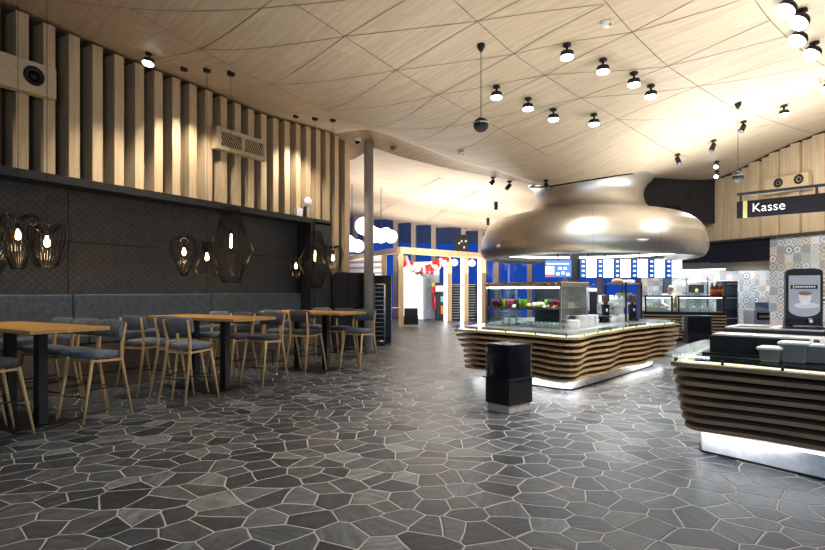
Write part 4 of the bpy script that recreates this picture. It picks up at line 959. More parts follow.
pl2 = outl([(-.33, 6.3), (-.31, 6.05), (-.305, 5.98), (-.29, 5.95), (-.22, 5.925), (.0, 5.84), (.53, 5.60), (1.3, 5.30), (2.4, 5.2), (3.0, 5.4), (3.1, 7.2), (-.0, 7.4), (-.2, 7.3)])
MB().prism(pl2, .02, .2).build('plinth', PLW, rc); MB().prism(offset(pl2, -.012), 0, .02).build('skirting', BLACK, rc); MB().ring(offset(b2o, .08), offset(b2o, .11), .238, .25).build('plinth_light', LEDP, rc)
MB().ring(offset(t2o, .10), offset(t2o, .13), .873, .884).build('edge_light', LEDW, rc)
MB().ring(offset(t2o, -.05), offset(t2o, .30), .918, .930).build('tray_slide', GLASSG, rc); MB().prism(offset(t2o, .26), .873, .925).build('worktop', BLACK, rc)
for i in list(range(0, 50, 6)) + list(range(130, 150, 6)): p = offset(t2o, .05)[i]; MB().lathe([(.012, .87), (.012, .918)], (p[0], p[1], 0), 8).build('glass_post', BLACKM, rc)
ra = math.radians(-12); RO = Vector((-.24, 6.12, 0)); RR = Matrix.Rotation(ra, 4, 'Z'); rp = lambda x, y, z: RO + RR @ Vector((x, y, z))
sb = thing('salad_bar', 'black two tier salad bar holding steel pans on the right counter', 'salad bar', (RO.x, RO.y, 0), ra)
MB().bb((-.05, -.07, .925), (3.0, .4, .95)).build('ledge', BLACK, sb); MB().bb((0, 0, .95), (3.0, .38, 1.115)).build('lower_tier', BLACK, sb, bevel=.005); MB().bb((.03, .38, .95), (3.0, 1.1, 1.165)).build('upper_tier', BLACK, sb, bevel=.005)
PAN = pm('pan_steel', (.72, .72, .70), .35, .25, .06)
def pan(label, x, y, z, w, d, grp, content=None):
    t = thing('food_pan', label, 'pan', rp(x, y, z), ra, grp)
    mb = MB(); a = [(-w / 2, -d / 2), (w / 2, -d / 2), (w / 2, d / 2), (-w / 2, d / 2)]; i2 = [(q[0] * .88, q[1] * .86) for q in a]
    mb.ring(a, i2, .0, .012); mb.build('rim', PAN, t)
    b = [(q[0] * .8, q[1] * .76) for q in a]; m2 = MB(); m2.grid([[(*q, .006) for q in i2 + i2[:1]], [(*q, -.03) for q in b + b[:1]]], False); m2._add([(*q, -.03) for q in b], [(0, 1, 2, 3)]); m2.build('basin', PAN, t)
    if content: MB().bb((-w * .42, -d * .40, -.028), (w * .42, d * .40, .006)).build('food', content, t)
    return t
for k in range(9): pan('steel pan in the lower row of the salad bar', .16 + .29 * k, .19, 1.116, .28, .34, 'pans in the lower row', pm('crushed_ice', (.8, .82, .84), .4, bump=.6, scale=60))
for k in range(4): pan(('empty steel pan at the left end of the upper salad bar row', 'steel pan with dark content second from the left in the upper row', 'steel pan in front of the cup dispenser', 'steel pan in the upper row right of the cup dispenser')[k], .24 + .42 * k, .74, 1.166, .40, .66, 'pans in the upper row', [None, BLACK, WHITE, None][k])
# cutlery bins
CLR = pm('grey_bin_plastic', (.13, .128, .122), .3, var=.1)
def binbox(label, bx, by, w, h, lid=True):
    p = at_z(bx, by, .931); t = thing('cutlery_bin', label, 'container', (p.x, p.y, .931), ra, 'grey bins on the glass tray slide')
    MB().box((0, .1, h / 2), (w, .2, h), taper=.86).build('tub', CLR, t, bevel=.012); MB().bb((-w / 2 - .012, -.012, h), (w / 2 + .012, .212, h + .022)).build('lid', pm('white_lid', (.72, .72, .70), .4), t, bevel=.008)
    return t, p
binbox('small grey bin with white lid, leftmost on the glass slide', 769, 362, .165, .105)
binbox('larger grey bin with white lid, between two other bins', 793, 363, .20, .155); t, p = binbox('grey bin full of white cutlery at the right photo edge', 819, 364, .24, .14)
for k in range(12):
    x, y = random.uniform(-.08, .08), random.uniform(.04, .16)
    MB().tube([(x, y, .1), (x + random.uniform(-.03, .03), y + random.uniform(-.02, .02), .21)], .006, 5).build('spoon', WHITE, t)
# cup of napkins dispenser with the coffee picture
p = at(804, 329, 5.35); t = thing('drink_dispenser', 'tall black dispenser with a coffee cup picture on the salad bar', 'dispenser', (p.x, p.y, 1.166), TH - .52)
W2, HH = .295, .60
def rrect(w, h, r, z0, arch=0.0, m=6):
    o = []
    for cx_, cz_, a0 in ((w / 2 - r, h - r, 0), (-w / 2 + r, h - r, PI / 2), (-w / 2 + r, r, PI), (w / 2 - r, r, 1.5 * PI)):
        o += [(cx_ + r * math.cos(a0 + PI / 2 * k / m), z0 + cz_ + r * math.sin(a0 + PI / 2 * k / m)) for k in range(m + 1)]
    return o
def plate(poly, y0, y1):
    n = len(poly); mb = MB(); mb._add([(x, y0, z) for x, z in poly] + [(x, y1, z) for x, z in poly], [tuple(range(n)), tuple(range(n, 2 * n))[::-1]] + [(i, n + i, n + (i + 1) % n, (i + 1) % n) for i in range(n)]); return mb
body = [(-W2 / 2, .10), (W2 / 2, .10), (W2 / 2, HH - .03), (W2 / 2 - .02, HH - .012), (.08, HH), (-.08, HH), (-W2 / 2 + .02, HH - .012), (-W2 / 2, HH - .03)]
plate(body, -.02, .22).build('housing', BLACK, t, bevel=.008); plate([(-W2 / 2 - .01, 0), (W2 / 2 + .01, 0), (W2 / 2, .11), (-W2 / 2, .11)], .03, .24).build('foot', BLACK, t); MB().bb((-W2 / 2 - .01, -.1, 0), (W2 / 2 + .01, .24, .035)).build('drip_base', BLACK, t, bevel=.006)
MB().bb((-.10, -.105, .035), (.12, .02, .05)).build('drip_grille', CHROME, t, bevel=.004); MB().lathe([(.02, .07), (.025, .115)], (.05, -.02, 0), 14).build('spout', CHROME, t)
pic = []
for k in range(13): a = PI + PI * k / 12; pic.append((.125 * math.cos(a), .20 + .07 * math.sin(a)))
pic += [(.125, HH - .07), (-.125, HH - .07)]
s = plate(pic, -.024, -.019).build('picture', pm('picture_grey', (.38, .38, .41), .4, var=.12, scale=4), t)
plate([(-.11, .40), (.105, .40), (.105, .438), (-.11, .438)], -.026, -.024).build('black_band', BLACK, s); plate([(-.092, .403), (-.08, .403), (-.08, .435), (-.092, .435)], -.028, -.026).build('yellow_mark', pm('yellow_mark', (.6, .55, .02), .5), s)
mb = MB()
for k in range(9): mb._add([(x, -.0275, z) for x, z in ((-.07 + k * .018, .412), (-.058 + k * .018, .412), (-.058 + k * .018, .428), (-.07 + k * .018, .428))], [(0, 1, 2, 3)])
mb.build('lettering', WHITE, s)
cupp = [(-.05, .355), (-.045, .30), (-.02, .245), (.03, .245), (.055, .30), (.062, .355)]; el = lambda cx_, cz_, rx, rz_: [(cx_ + rx * math.cos(2 * PI * k / 20), cz_ + rz_ * math.sin(2 * PI * k / 20)) for k in range(20)]
plate(el(.02, .24, .10, .03), -.0255, -.024).build('saucer', pm('picture_white', (.62, .61, .63), .5), s); plate(cupp, -.027, -.0255).build('cup', pm('picture_cup', (.72, .71, .72), .5), s); plate(el(.006, .355, .056, .018), -.0285, -.027).build('coffee', pm('picture_coffee', (.28, .13, .05), .5), s)
p = rp(.62, .98, 1.166); t = thing('menu_card', 'small white leaning card behind the pans of the salad bar', 'card', p, ra - .2); MB().slab((-.10, 0, 0), (.10, 0, 0), (.12, .06, .16), (-.08, .06, .16), .004).build('card', WHITE, t); MB().slab((-.02, .10, 0), (.04, .10, 0), (.05, .062, .14), (-.01, .062, .14), .004).build('foot', WHITE, t)
# ================================================================== Kasse sign
sL, sR = at(737, 218.6, 9.8), at(825, 211.3, 8.9); sgA = math.atan2(sR.y - sL.y, sR.x - sL.x); LWs = 2.0
t = thing('checkout_sign', 'long dark hanging sign reading Kasse in white letters', 'sign', (sL.x, sL.y, 2.83), sgA)
SB = pm('sign_black', (.005, .0045, .006), .7, spec=.08)
MB().bb((0, -.02, 0), (LWs, .02, .30)).build('board', SB, t, bevel=.003); MB().bb((.10, -.024, .0), (.165, -.02, .30)).build('gold_stripe', pm('gold_stripe', (.22, .19, .06), .5), t)
me = text_mesh('Kasse', .215, .002); me.materials.append(pm('sign_white', (.80, .80, .78), .5)); o = bpy.data.objects.new('lettering', me); COL.objects.link(o); o.parent = t; o.location = (.235, -.024, .156); o.rotation_euler = (PI / 2, 0, 0)
MB().bb((-.0, -.025, .40), (LWs + .3, .025, .45)).build('rail', BLACKM, t)
for x in (.06, 1.16): MB().bb((x - .02, -.012, .28), (x + .02, .012, .42)).build('hanger', BLACKM, t)
pz = Vector((sL.x, sL.y, 0)) + Matrix.Rotation(sgA, 4, 'Z') @ Vector((1.75, 0, 0)); MB().bb((1.73, -.012, .44), (1.77, .012, zc(pz.x, pz.y) - 2.83)).build('suspension_rod', BLACKM, t)
# round speakers on the bulkhead
pS = at(787, 184, 12.55); dS = Vector((math.cos(BA), math.sin(BA), 0)); nS = Vector((math.sin(BA), -math.cos(BA), 0))
base = Vector((BW0.x, BW0.y, 0)); xS = (Vector((pS.x, pS.y, 0)) - base).dot(dS); c = base + dS * xS + nS * .2; c.z = pS.z
speaker('w', 'pale wooden panel with two round black speakers behind the hanging sign', tuple(c), 1.0, .36, BA - PI / 2, [(-.16, .05, .105), (.30, .05, .105)], .14)
# ================================================================== kitchen: canopy, back counter, menu screens
cA, cB = at(674, 262, 15.2), at(771, 262, 13.5); ka = math.atan2(cB.y - cA.y, cB.x - cA.x); KL = math.dist(cA[:2], cB[:2])
t = thing('extractor_canopy', 'stainless extractor canopy under the dark fascia of the kitchen', 'canopy', (cA.x, cA.y, 0), ka)
MB().bb((-1.2, .1, 2.12), (KL, .6, 2.30)).build('canopy', STEEL, t, bevel=.01); MB().bb((KL * .55, .07, 2.06), (KL, .6, 2.13)).build('lower_lip', STEEL, t); MB().bb((0, .2, 2.10), (KL * .9, .26, 2.12)).build('light_strip', LED, t)
# menu screens
mL, mR = at(579.8, 268, 13.2), at(682.5, 268, 13.2); ma = math.atan2(mR.y - mL.y, mR.x - mL.x); ML = math.dist(mL[:2], mR[:2]) / 6
SW = emission('screen_white', (1, 1, 1), 2.2); SBL = emission('screen_blue', (.004, .10, .46), 1.0)
z0, z1 = 1.85, 2.315
for k in range(6):
    o0 = Vector((mL.x, mL.y, 0)) + Matrix.Rotation(ma, 4, 'Z') @ Vector((k * ML, 0, 0))
    t = thing('menu_screen', '%s in the row of lit menu screens under the hood' % ('leftmost', 'second from the left', 'third from the left', 'fourth from the left', 'second from the right', 'rightmost')[k], 'screen', o0, ma, 'menu screens under the hood')
    t['label'] = 'lit blue and white menu screen under the hood, ' + ('leftmost of the row', 'second from the left', 'third from the left', 'third from the right', 'second from the right', 'rightmost of the row')[k]
    MB().bb((0, .0, z0), (ML - .012, .06, z1)).build('casing', BLACK, t); MB().bb((ML * .37, -.006, z0 + .01), (ML - .015, 0, z1 - .01)).build('price_list', SW, t); b = MB().bb((.004, -.006, z0 + .01), (ML * .37, 0, z1 - .01)).build('picture_column', SBL, t)
    for j in range(4): MB().bb((ML * .12, -.009, z0 + .04 + j * .112), (ML * .27, -.006, z0 + .08 + j * .112)).build('picture', SW, b)
    mb = MB(); [mb.bb((ML * .5, -.008, z0 + .12 + .05 * j), (ML * (.62 + .06 * ((j * 3 + k) % 4)), -.0062, z0 + .128 + .05 * j)) for j in range(3)]; mb.build('lettering', pm('menu_ink', (.35, .35, .4), .5), t)
    mb = MB().tube([(ML / 2, .03, z1), (ML / 2, .03, 2.64)], .012, 6); mb.build('hanger', BLACKM, t)
vL, vR = at(545, 268, 13.2), at(571.5, 268, 13.2); VL = math.dist(vL[:2], vR[:2])
t = thing('video_screen', 'bright blue video screen left of the black post under the hood', 'screen', (vL.x, vL.y, 0), math.atan2(vR.y - vL.y, vR.x - vL.x))
MB().bb((0, 0, 1.865), (VL, .06, 2.28)).build('casing', BLACK, t); b = MB().bb((.005, -.006, 1.87), (VL - .005, 0, 2.275)).build('blue_field', emission('video_blue', (.10, .30, .85), .9), t)
MB().bb((.01, -.009, 1.94), (VL * .34, -.006, 2.13)).build('white_field', SW, b); MB().bb((.01, -.009, 1.875), (VL * .3, -.006, 1.93)).build('red_field', emission('video_red', (1, .1, .12), 1.2), b); MB().bb((VL * .05, -.009, 2.18), (VL * .9, -.006, 2.205)).build('headline', SW, b)
for x, z in ((.42, 1.92), (.62, 1.94), (.8, 1.91), (.5, 2.05), (.7, 2.05)): MB().bb((VL * x, -.009, z), (VL * (x + .12), -.006, z + .06)).build('picture', SW, b)
mb = MB().tube([(VL / 2, .03, 2.28), (VL / 2, .03, 2.64)], .015, 6); mb.build('hanger', BLACKM, t)
p = at(575.5, 300, 13.3); o = MB().bb((-.09, 0, 0), (.09, .18, 2.64)).build('steel_post', BLACK, loc=(p.x, p.y, 0), rz=TH); tag(o, 'square black post between the blue video screen and menu screens', 'post')
# back counter
kL, kR = at(643, 340, 17.0), at(727, 340, 16.3); kba = math.atan2(kR.y - kL.y, kR.x - kL.x); KB = math.dist(kL[:2], kR[:2])
t = thing('back_counter', 'kitchen serving counter with horizontal slats behind the tray stand', 'counter', (kL.x, kL.y, 0), kba)
MB().bb((.05, .14, .0), (KB - .02, .8, .84)).build('body', BLACK, t); mb = MB()
for k in range(8): mb.bb((0, .04, .12 + k * .093), (KB, .18, .155 + k * .093))
mb.build('slat_cladding', SLATW, t); MB().bb((0, .0, .84), (KB, .85, .90)).build('worktop', BLACK, t, bevel=.006)
KR = Matrix.Rotation(kba, 4, 'Z'); kp = lambda x, y, z: Vector((kL.x, kL.y, 0)) + KR @ Vector((x, y, z))
def guard(label, x0, x1):
    t = thing('glass_guard', label, 'glass guard', kp(x0, .06, .90), kba, 'glass guards on the back counter'); w = x1 - x0
    MB().bb((.02, 0, .02), (w - .02, .008, .44)).build('front_pane', GLASS, t); MB().bb((0, -.02, .44), (w, .45, .50)).build('top_shelf', BLACKM, t, bevel=.004)
    for x in (0, w - .05): MB().bb((x, -.01, 0), (x + .05, .04, .44)).build('post', BLACKM, t)
    MB().bb((.05, .1, .42), (w - .05, .14, .44)).build('light_tube', LED, t)
u = KB / 84
guard('left glass sneeze guard on the back counter, before the cook', 2 * u, 31 * u); guard('right glass sneeze guard on the back counter, under the sauce bottles', 36 * u, 82 * u)
for k, (x, c3) in enumerate(((8, 'fish'), (15, 'herbs'), (22, 'dips'), (44, 'greens'), (54, 'cheese'), (64, 'rolls'))):
    t = thing('food_tub', 'pale tub of %s behind the glass guard of the back counter' % ('chopped salad' if k < 3 else 'sliced food'), 'tub', kp(x * u, .3, .9), kba, 'tubs behind the %s glass guard' % ('left' if k < 3 else 'right'))
    t['label'] = 'pale food tub behind the %s glass guard' % ('left' if k < 3 else 'right')
    MB().box((0, 0, .06), (.24, .22, .12), taper=.85).build('tub', WHITE, t, bevel=.01); [MB().ball((random.uniform(-.07, .07), random.uniform(-.05, .05), .13), .045, 10, 6).build('food', fm[(k + j) % 6], t) for j in range(4)]
t = thing('potted_herb', 'small green herb plant between the two glass guards', 'plant', kp(33.2 * u, .25, .90))
MB().lathe([(.05, 0), (.07, .12), (.06, .12), (.001, .1)], n=16).build('pot', WHITE, t); mb = MB()
for k in range(60):
    a, r, z = random.uniform(0, 6.28), random.uniform(.02, .15), random.uniform(.14, .40); c = Vector((r * math.cos(a), r * math.sin(a), z)); d = Vector((math.cos(a), math.sin(a), random.uniform(-.2, .8))).normalized() * .06; s3 = Vector((-math.sin(a), math.cos(a), 0)) * .025
    mb._add([c - d, c + s3, c + d, c - s3], [(0, 1, 2, 3)])
mb.build('leaves', pm('herb_green', (.08, .25, .02), .6, var=.4), t)
t = thing('yellow_bottle', 'yellow squeeze bottle standing on the left glass guard end', 'bottle', kp(35.2 * u, .3, .90)); MB().lathe([(.045, 0), (.045, .42), (.02, .48), (.008, .56)], n=14).build('bottle', pm('yellow_plastic', (.9, .48, .01), .4), t)
for k in range(6):
    t = thing('sauce_bottle', 'red sauce bottle with orange label on the right glass guard', 'bottle', kp((71 + 4.1 * (k % 3)) * u, .1 + .16 * (k // 3), 1.401), 0, 'sauce bottles on the glass guard')
    MB().lathe([(.045, 0), (.048, .02), (.048, .24), (.02, .3), (.018, .36)], n=14).build('bottle', pm('sauce_dark', (.09, .02, .01), .3), t); MB().lathe([(.0495, .09), (.0495, .19)], n=14, cap=False).build('label', pm('label_orange', (.9, .3, .02), .5), t); MB().lathe([(.0492, .02), (.0492, .07)], n=14, cap=False).build('lower_band', pm('band_red', (.7, .04, .02), .5), t); MB().lathe([(.02, .36), (.02, .38)], n=10).build('cap', BLACK, t)
# kitchen equipment behind
p = at(731, 320, 17.6); t = thing('oven_tower', 'tall dark oven tower left of the bright tiled pier', 'oven', (p.x, p.y, 0), TH); 
MB().bb((-.2, 0, 0), (.22, .5, 1.85)).build('casing', BLACK, t, bevel=.01)
for z, n2 in ((.3, 'oven_door'), (.95, 'oven_door'), (1.4, 'oven_door')): d = MB().bb((-.17, -.02, z), (.19, 0, z + .4)).build(n2, DARK, t); MB().bb((-.15, -.05, z + .35), (.17, -.03, z + .37)).build('handle', STEEL, d)
p = at(697.5, 300, 18.6); t = thing('pass_shelf', 'steel kitchen pass with lamp behind the right glass guard', 'shelf', (p.x, p.y, 0), TH)
for x in (-.35, .35): MB().bb((x - .02, 0, 0), (x + .02, .04, 2.0)).build('post', STEEL, t)
for z in (.9, 1.45, 1.9): MB().bb((-.37, -.1, z), (.37, .3, z + .03)).build('shelf', STEEL, t)
MB().bb((-.3, -.02, 1.86), (.3, .06, 1.9)).build('heat_lamp', LED, t); MB().bb((-.18, .0, 1.48), (.22, .25, 1.75)).build('microwave', DARK, t)
o = MB().ball((0, 0, .06), .05, 12, 8, (1, 1, 1.4)).build('lime_cup', pm('lime_plastic', (.6, .8, .05), .4), loc=(p.x - .02, p.y - .12, 1.48)); tag(o, 'lime green cup on the kitchen pass shelf', 'cup')
p = at(764, 312, 15.6); t = thing('kitchen_range', 'steel kitchen range with wood fronted drawer right of the tiled pier', 'range', (p.x, p.y, 0), TH)
MB().bb((-.28, 0, 0), (.5, .5, 1.0)).build('body', pm('range_grey', (.36, .37, .38), .4), t, bevel=.01); d = MB().bb((-.2, -.02, .72), (.45, 0, .92)).build('drawer', BLACK, t); MB().bb((-.15, -.03, .78), (.4, -.02, .85)).build('front', OAKTOP, d); MB().bb((-.2, .1, 1.0), (.2, .4, 1.22)).build('pot', pm('pot_grey', (.42, .43, .44), .35), t)
p = at(676, 300, 19.2)
o = MB().bb((-.13, 0, 0), (.13, .1, 2.3)).build('dark_panel', pm('navy_panel', (.015, .03, .06), .5), loc=(at(668, 300, 19.1).x, at(668, 300, 19.1).y, 0), rz=TH); tag(o, 'narrow dark panel on the tiles behind the cook', 'panel')
# ================================================================== cook behind the back counter
SKIN = pm('skin', (.62, .40, .28), .55, var=.06, scale=20); HAIR = pm('blond_hair', (.52, .36, .18), .6, var=.3, scale=40); JACK = pm('chef_white', (.80, .80, .82), .7, var=.05)
def skinned(name, joints, edges, m, parent, sub=2, root=0):
    me = bpy.data.meshes.new(name); me.from_pydata([j[0] for j in joints], edges, []); o = bpy.data.objects.new(name, me); COL.objects.link(o)
    o.modifiers.new('skin', 'SKIN'); s = o.modifiers.new('sub', 'SUBSURF'); s.levels = s.render_levels = sub
    if not me.skin_vertices: me.attributes.new('skin_vertices', 'FLOAT', 'POINT') if False else None
    bpy.context.view_layer.objects.active = o
    if not me.skin_vertices:
        bpy.ops.object.select_all(action='DESELECT'); o.select_set(True); bpy.ops.mesh.customdata_skin_add()
    for k, (p, r) in enumerate(joints): me.skin_vertices[0].data[k].radius = (r, r) if not isinstance(r, tuple) else r
    me.skin_vertices[0].data[root].use_root = True
    dg = bpy.context.evaluated_depsgraph_get(); m2 = bpy.data.meshes.new_from_object(o.evaluated_get(dg)); bpy.data.objects.remove(o)
    m2.materials.clear(); m2.materials.append(m); m2.polygons.foreach_set('use_smooth', [True] * len(m2.polygons))
    o = bpy.data.objects.new(name, m2); COL.objects.link(o); o.parent = parent; return o
p = at(668, 300, 18.35)
ck = thing('person', 'person in a white jacket bowing blond head over the back counter', 'person', (p.x, p.y, 0), TH)
# faces the camera side (-Y): body, then jacket over it
bj = [((0, 0, .92), (.15, .11)), ((0, .0, 1.1), (.14, .105)), ((0, -.04, 1.28), (.16, .11)), ((0, -.09, 1.40), (.10, .085)), ((0, -.13, 1.48), .055), ((0, -.17, 1.55), .06),
      ((.19, -.06, 1.36), .06), ((.25, -.10, 1.12), .045), ((.16, -.30, 1.02), .034), ((.12, -.36, 1.0), .03), ((-.19, -.06, 1.36), .06), ((-.25, -.10, 1.12), .045), ((-.16, -.30, 1.02), .034), ((-.12, -.36, 1.0), .03),
      ((.1, 0, .85), .095), ((.1, -.01, .48), .065), ((.1, .02, .08), .04), ((.1, -.13, .035), .035), ((-.1, 0, .85), .095), ((-.1, -.01, .48), .065), ((-.1, .02, .08), .04), ((-.1, -.13, .035), .035)]
be = [(0, 1), (1, 2), (2, 3), (3, 4), (4, 5), (3, 6), (6, 7), (7, 8), (8, 9), (3, 10), (10, 11), (11, 12), (12, 13), (0, 14), (14, 15), (15, 16), (16, 17), (0, 18), (18, 19), (19, 20), (20, 21)]
body = skinned('body', bj, be, SKIN, ck)
hp = []; 
for z, w, d, y in ((-.12, .035, .045, -.03), (-.10, .055, .065, -.02), (-.05, .068, .085, -.005), (0, .074, .095, 0), (.05, .076, .098, .005), (.09, .062, .082, .01), (.115, .03, .045, .012), (.12, .002, .002, .012)):
    hp.append([(w * math.cos(a), y + d * math.sin(a), z) for a in np.linspace(0, 2 * PI, 21)])
tilt = Matrix.Translation((0, -.20, 1.60)) @ Matrix.Rotation(.75, 4, 'X')
m = MB().grid(hp); m.tube([(0, -.09, .0), (0, -.118, -.035), (0, -.095, -.045)], [.008, .015, .012], 8); m.ball((.075, .0, -.01), .022, 8, 6, (.4, 1, 1.4)); m.ball((-.075, .0, -.01), .022, 8, 6, (.4, 1, 1.4)); m.tube([(-.022, -.088, -.07), (0, -.094, -.07), (.022, -.088, -.07)], .006, 6)
m.v = [tuple(tilt @ Vector(q)) for q in m.v]; m.build('head', SKIN, ck)
m = MB()
for sx in (-1, 1): m.ball((sx * .03, -.088, .005), .011, 8, 6)
m.v = [tuple(tilt @ Vector(q)) for q in m.v]; m.build('eyes', BLACK, ck)
hr = [[(w * math.cos(a), y + d * math.sin(a), z + (.03 if math.sin(a) < -.3 else -.02 * math.sin(a) - .02)) for a in np.linspace(0, 2 * PI, 21)] for z, w, d, y in ((-.04, .080, .090, .02), (.03, .083, .104, .012), (.07, .081, .103, .012), (.10, .066, .085, .014), (.128, .03, .04, .014), (.133, .002, .002, .014))]
m = MB().grid(hr); m.ball((0, .10, .02), .045, 10, 8); m.v = [tuple(tilt @ Vector(q)) for q in m.v]; m.build('hair', HAIR, ck)
jj = [((0, .0, .80), (.185, .14)), ((0, 0, .98), (.17, .13)), ((0, -.01, 1.15), (.165, .125)), ((0, -.05, 1.30), (.195, .14)), ((0, -.095, 1.41), (.125, .11)), ((.2, -.06, 1.37), .088), ((.26, -.10, 1.12), .066), ((.17, -.285, 1.03), .05), ((-.2, -.06, 1.37), .088), ((-.26, -.10, 1.12), .062), ((-.17, -.285, 1.03), .048)]
skinned('jacket', jj, [(0, 1), (1, 2), (2, 3), (3, 4), (3, 5), (5, 6), (6, 7), (3, 8), (8, 9), (9, 10)], JACK, ck)
tj = [((0, 0, .90), (.165, .13)), ((.1, 0, .82), .105), ((.1, -.01, .48), .08), ((.1, .02, .10), .062), ((-.1, 0, .82), .105), ((-.1, -.01, .48), .08), ((-.1, .02, .10), .062)]
skinned('trousers', tj, [(0, 1), (1, 2), (2, 3), (0, 4), (4, 5), (5, 6)], DARK, ck)
for s in (-1, 1):
    pj = [((s * .125, -.35, 1.0), .026), ((s * .11, -.40, .985), .026)]; pe = [(0, 1)]
    for k in range(4):
        x = s * .11 + (k - 1.5) * .018; b = len(pj); ln = (.032, .038, .036, .028)[k]
        pj += [((x, -.415, .985), .0095), ((x, -.415 - ln, .985), .0085), ((x, -.42 - ln * 1.6, .965), .0075)]; pe += [(1, b), (b, b + 1), (b + 1, b + 2)]
    b = len(pj); pj += [((s * .11 - s * .035, -.385, .98), .010), ((s * .11 - s * .05, -.415, .97), .0085)]; pe += [(0, b), (b, b + 1)]
    skinned('hand', pj, pe, SKIN, ck, 1)
# ================================================================== ceiling spotlights
LENS = emission('spot_lens', (1, .98, .95), 14.0)
def spotlight(label, mount, aim=None, r=.085, lit=True, grp='lit ceiling spotlights', slim=False, drop=.10):
    t = thing('ceiling_spotlight', label, 'spotlight', tuple(mount), 0, grp)
    MB().lathe([(.05, .0), (.055, -.008), (.055, -.03), (.02, -.04)], n=18).build('mount', BLACK, t)
    MB().tube([(0, 0, -.03), (0, 0, -drop)], .016, 8).build('stem', BLACK, t)
    d = Vector(aim or (0, 0, -1)).normalized(); c = Vector((0, 0, -drop)) 
    if slim: prof = [(.03, -.07), (.045, -.06), (.048, .09), (.042, .095)]; rl = .042
    else: prof = [(r * .35, -.045), (r * .9, -.035), (r, -.012), (r, .03)]; rl = r * .97
    e = (prof[-1][1])
    MB().lathe(prof, c + d * .035, 24, ax=d).build('lamp_head', BLACK, t)
    MB().lathe([(rl, e), (rl, e + (.018 if not slim else .004)), (rl * .92, e + (.026 if not slim else .006)), (.001, e + (.028 if not slim else .006))], c + d * .035, 24, ax=d).build('lens', LENS if lit else pm('unlit_lens', (.15, .15, .16), .15), t)
    if lit: return Vector(mount) + c + d * (e + .12)
S = [(567, 44, 'lit spotlight on the timber ceiling, first of the right-hand row of four', 0), (603, 59, 'lit spotlight, second in the row of four running toward the hood', 0), (634, 72.5, 'lit spotlight, third in the row of four running toward the hood', 0), (651, 85, 'lit spotlight closest to the hood in the row of four', 0),
     (496.5, 86, 'lit spotlight right of the hanging microphone ball', 0), (528, 98, 'lit spotlight second from the microphone ball', 0), (553.5, 109, 'lit spotlight third from the microphone ball', 0), (594, 114, 'lit spotlight straight above the neck of the hood', 0)]
for bx, by, lab, _ in S:
    m = ceil_hit(bx, by); e = spotlight(lab, m); spot('spot', e, e + Vector((0, 0, -3)), 190, 100, (1, .95, .88))
for bx, by, lab, am in ((789, -3, 'lit spotlight cut by the top edge, first of the four at upper right', (-.5, -.35, -.8)), (802, 9.5, 'lit tilted spotlight, second from the top of the four at upper right', (-.5, -.35, -.8)), (800.5, 28, 'lit tilted spotlight, third from the top of the four at upper right', (-.5, -.3, -.8)), (814.5, 42, 'lit tilted spotlight, lowest of the four at upper right', (-.45, -.25, -.85)),
                         (784, 105, 'lit spotlight alone on the ceiling above the hanging sign', (0, 0, -1)), (829, 79, 'lit spotlight cut by the right photo edge', (-.3, -.2, -.9))):
    m = ceil_hit(bx, by); e = spotlight(lab, m, am, .10 if by < 60 else .08); spot('spot', e, e + Vector(am) * 3, 260, 90, (.97, .97, 1))
m = ceil_hit(149, 53); e = spotlight('lit spotlight close to the timber fins on the left', m, (-.05, -.2, -1)); spot('spot', e, e + Vector((-.45, .15, -3)), 260, 100, (1, .91, .77))
for bx, by, lab, am in ((743.5, 121, 'unlit black spotlight beside the cord of the right microphone ball', (-.3, -.5, -.8)), (713.5, 140, 'unlit black spotlight above the duct box, upper of two', (-.3, -.3, -.9)), (677.5, 154, 'unlit black spotlight on the ceiling above the hood neck', (.3, -.4, -.8)), (546, 180, 'black spotlight where the ceiling meets the left of the hood neck', (.4, -.5, -.6))):
    spotlight(lab, ceil_hit(bx, by), am, lit=False, grp='unlit black spotlights', slim=True)
for by, lab in ((164, 'upper of two bright spotlights at the corner of the duct box'), (172, 'lower of two bright spotlights at the corner of the duct box')):
    m = ceil_hit(717, 162); m.z -= (by - 164) * .026; e = spotlight(lab, m + Vector((.0, -.12 + (by - 164) * .01, 0)), (-.1, -.9, -.45), .075, slim=True)
    if by > 170: spot('spot', e, e + Vector((-.2, -1.2, -2)), 90, 80, (.95, .97, 1))
for bx, by, lab in ((493, 177, 'left of two spotlights hanging at the edge of the hall ceiling'), (509.5, 181, 'right of two spotlights hanging at the edge of the hall ceiling')):
    p = at(bx, by, 12.7); spotlight(lab, p, (-.4, -.5, -.7), lit=bx < 500, slim=True, grp='spotlights at the hall ceiling edge')
# further spots over the tables, out of the picture or hidden: their light only falls on the floor and fins
for x, y in ((-8.2, 1.9), (-8.3, 6.6), (-8.4, 9.6)):
    z = zc(x, y) - .25; spot('spot', (x, y, z), (x - .75, y + .3, 2.6), 270, 110, (1, .91, .77))
for x, y, e in ((-4.4, 3.6, 260), (-3.4, 2.6, 200), (-1.5, 4.2, 120)):
    z = zc(x, y) - .25; spot('spot', (x, y, z), (x, y, 0), e, 70, (1, .90, .74))
spot('spot', (1.3, 5.0, 4.6), (0.8, 6.6, 1.1), 260, 60, (1, .97, .94))  # added unseen lamp that brightens the salad bar
spot('spot', (0.4, 11.0, 4.3), (1.2, 15.2, 2.3), 420, 75, (1, .97, .92))  # added lamp without a fixture, brightens the tiled wall and bulkhead
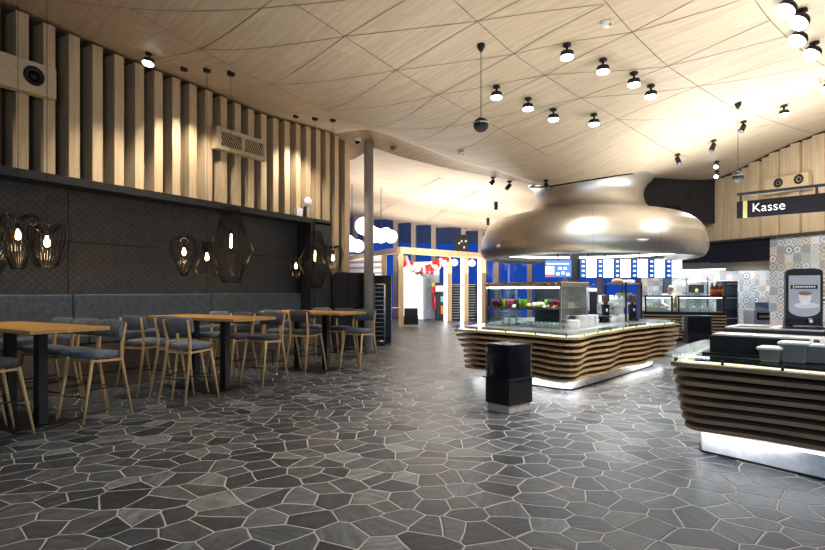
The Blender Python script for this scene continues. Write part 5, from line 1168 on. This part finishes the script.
# ================================================================== hanging microphones, sensors, detectors
def mic(label, bx, bt, bb, r):
    m = ceil_hit(bx, bt); d = -m.x * math.sin(TH) + m.y * math.cos(TH); q = at(bx, bb, d)
    t = thing('hanging_microphone', label, 'microphone', (m.x, m.y, q.z), 0, 'black balls hanging on cords')
    z = m.z - q.z; MB().ball((0, 0, 0), r, 22, 14, (1, 1, .95)).build('ball', BLACK, t); MB().lathe([(r * 1.0, .012), (r * 1.015, .02), (r * 1.0, .03)], n=24, cap=False).build('silver_band', STEEL, t)
    MB().tube([(0, 0, r * .9), (0, 0, z - .02)], .005, 6).build('cord', BLACK, t); MB().lathe([(.012, z - .10), (.05, z - .04), (.055, z + .02)], n=16).build('ceiling_cone', BLACK, t)
    MB().lathe([(.02, r * .9), (.018, r * 1.12)], n=10).build('collar', STEEL, t)
mic('larger black ball hanging on a cord left of the ceiling spotlights', 481, 44.5, 125, .10); mic('black ball hanging on a cord before the hanging sign', 738, 103, 177, .088)
for bx, by, lab in ((607, 22, 'white smoke detector at the top of the timber ceiling'), (816, 80, 'small white detector near the right photo edge'), (403, 130, 'hidden'), (461.5, 152.5, 'white box detector near the curved ceiling edge')):
    if lab == 'hidden': continue
    m = ceil_hit(bx, by); t = thing('smoke_detector', lab, 'detector', tuple(m)); MB().lathe([(.075, .0), (.075, -.02), (.06, -.05), (.02, -.06)], n=20).build('cover', WHITE, t); MB().bb((.03, -.05, -.075), (.07, -.02, -.05)).build('indicator', pm('yellow_led', (.8, .6, .05), .5), t)
p = at(357.5, 139, 13.4); t = thing('dome_camera', 'small white dome camera on the ceiling strip left of the column', 'camera', tuple(p)); MB().lathe([(.07, .04), (.08, .0), (.08, -.06)], n=20).build('housing', WHITE, t); MB().ball((0, 0, -.06), .065, 16, 10).build('dome', BLACK, t)
p = at(393.5, 149, 13.2); t = thing('ceiling_sensor', 'small brown sensor on the ceiling strip right of the column', 'sensor', tuple(p)); MB().lathe([(.08, .03), (.08, 0), (.03, -.05)], n=16).build('cover', pm('brown_sensor', (.2, .14, .08), .5), t)
for bx, by, d, lab in ((386.5, 158, 15.5, 'black tube lamp hanging from the hall ceiling right of the column'), (496, 206, 17.5, 'upper of two small black tube lamps left of the hood'), (488, 222, 20.5, 'lower of two small black tube lamps left of the hood')):
    p = at(bx, by, d); t = thing('tube_lamp', lab, 'lamp', tuple(p), 0, 'black tube lamps in the hall'); MB().lathe([(.055, -.12), (.06, -.1), (.06, .14), (.03, .15)], n=16).build('tube', BLACK, t); MB().tube([(0, 0, .14), (0, 0, .55)], .005, 5).build('cord', BLACK, t)
# warm light of the filament bulbs
for (bx, by, Y, kd) in T:
    p = at_y(bx, by, Y); l = bpy.data.lights.new('bulb_light', 'POINT'); l.energy = 5; l.color = (1, .66, .33); l.shadow_soft_size = .05; o = bpy.data.objects.new('bulb_light', l); COL.objects.link(o); o.location = (p.x, p.y, p.z - .16); o['kind'] = 'helper'
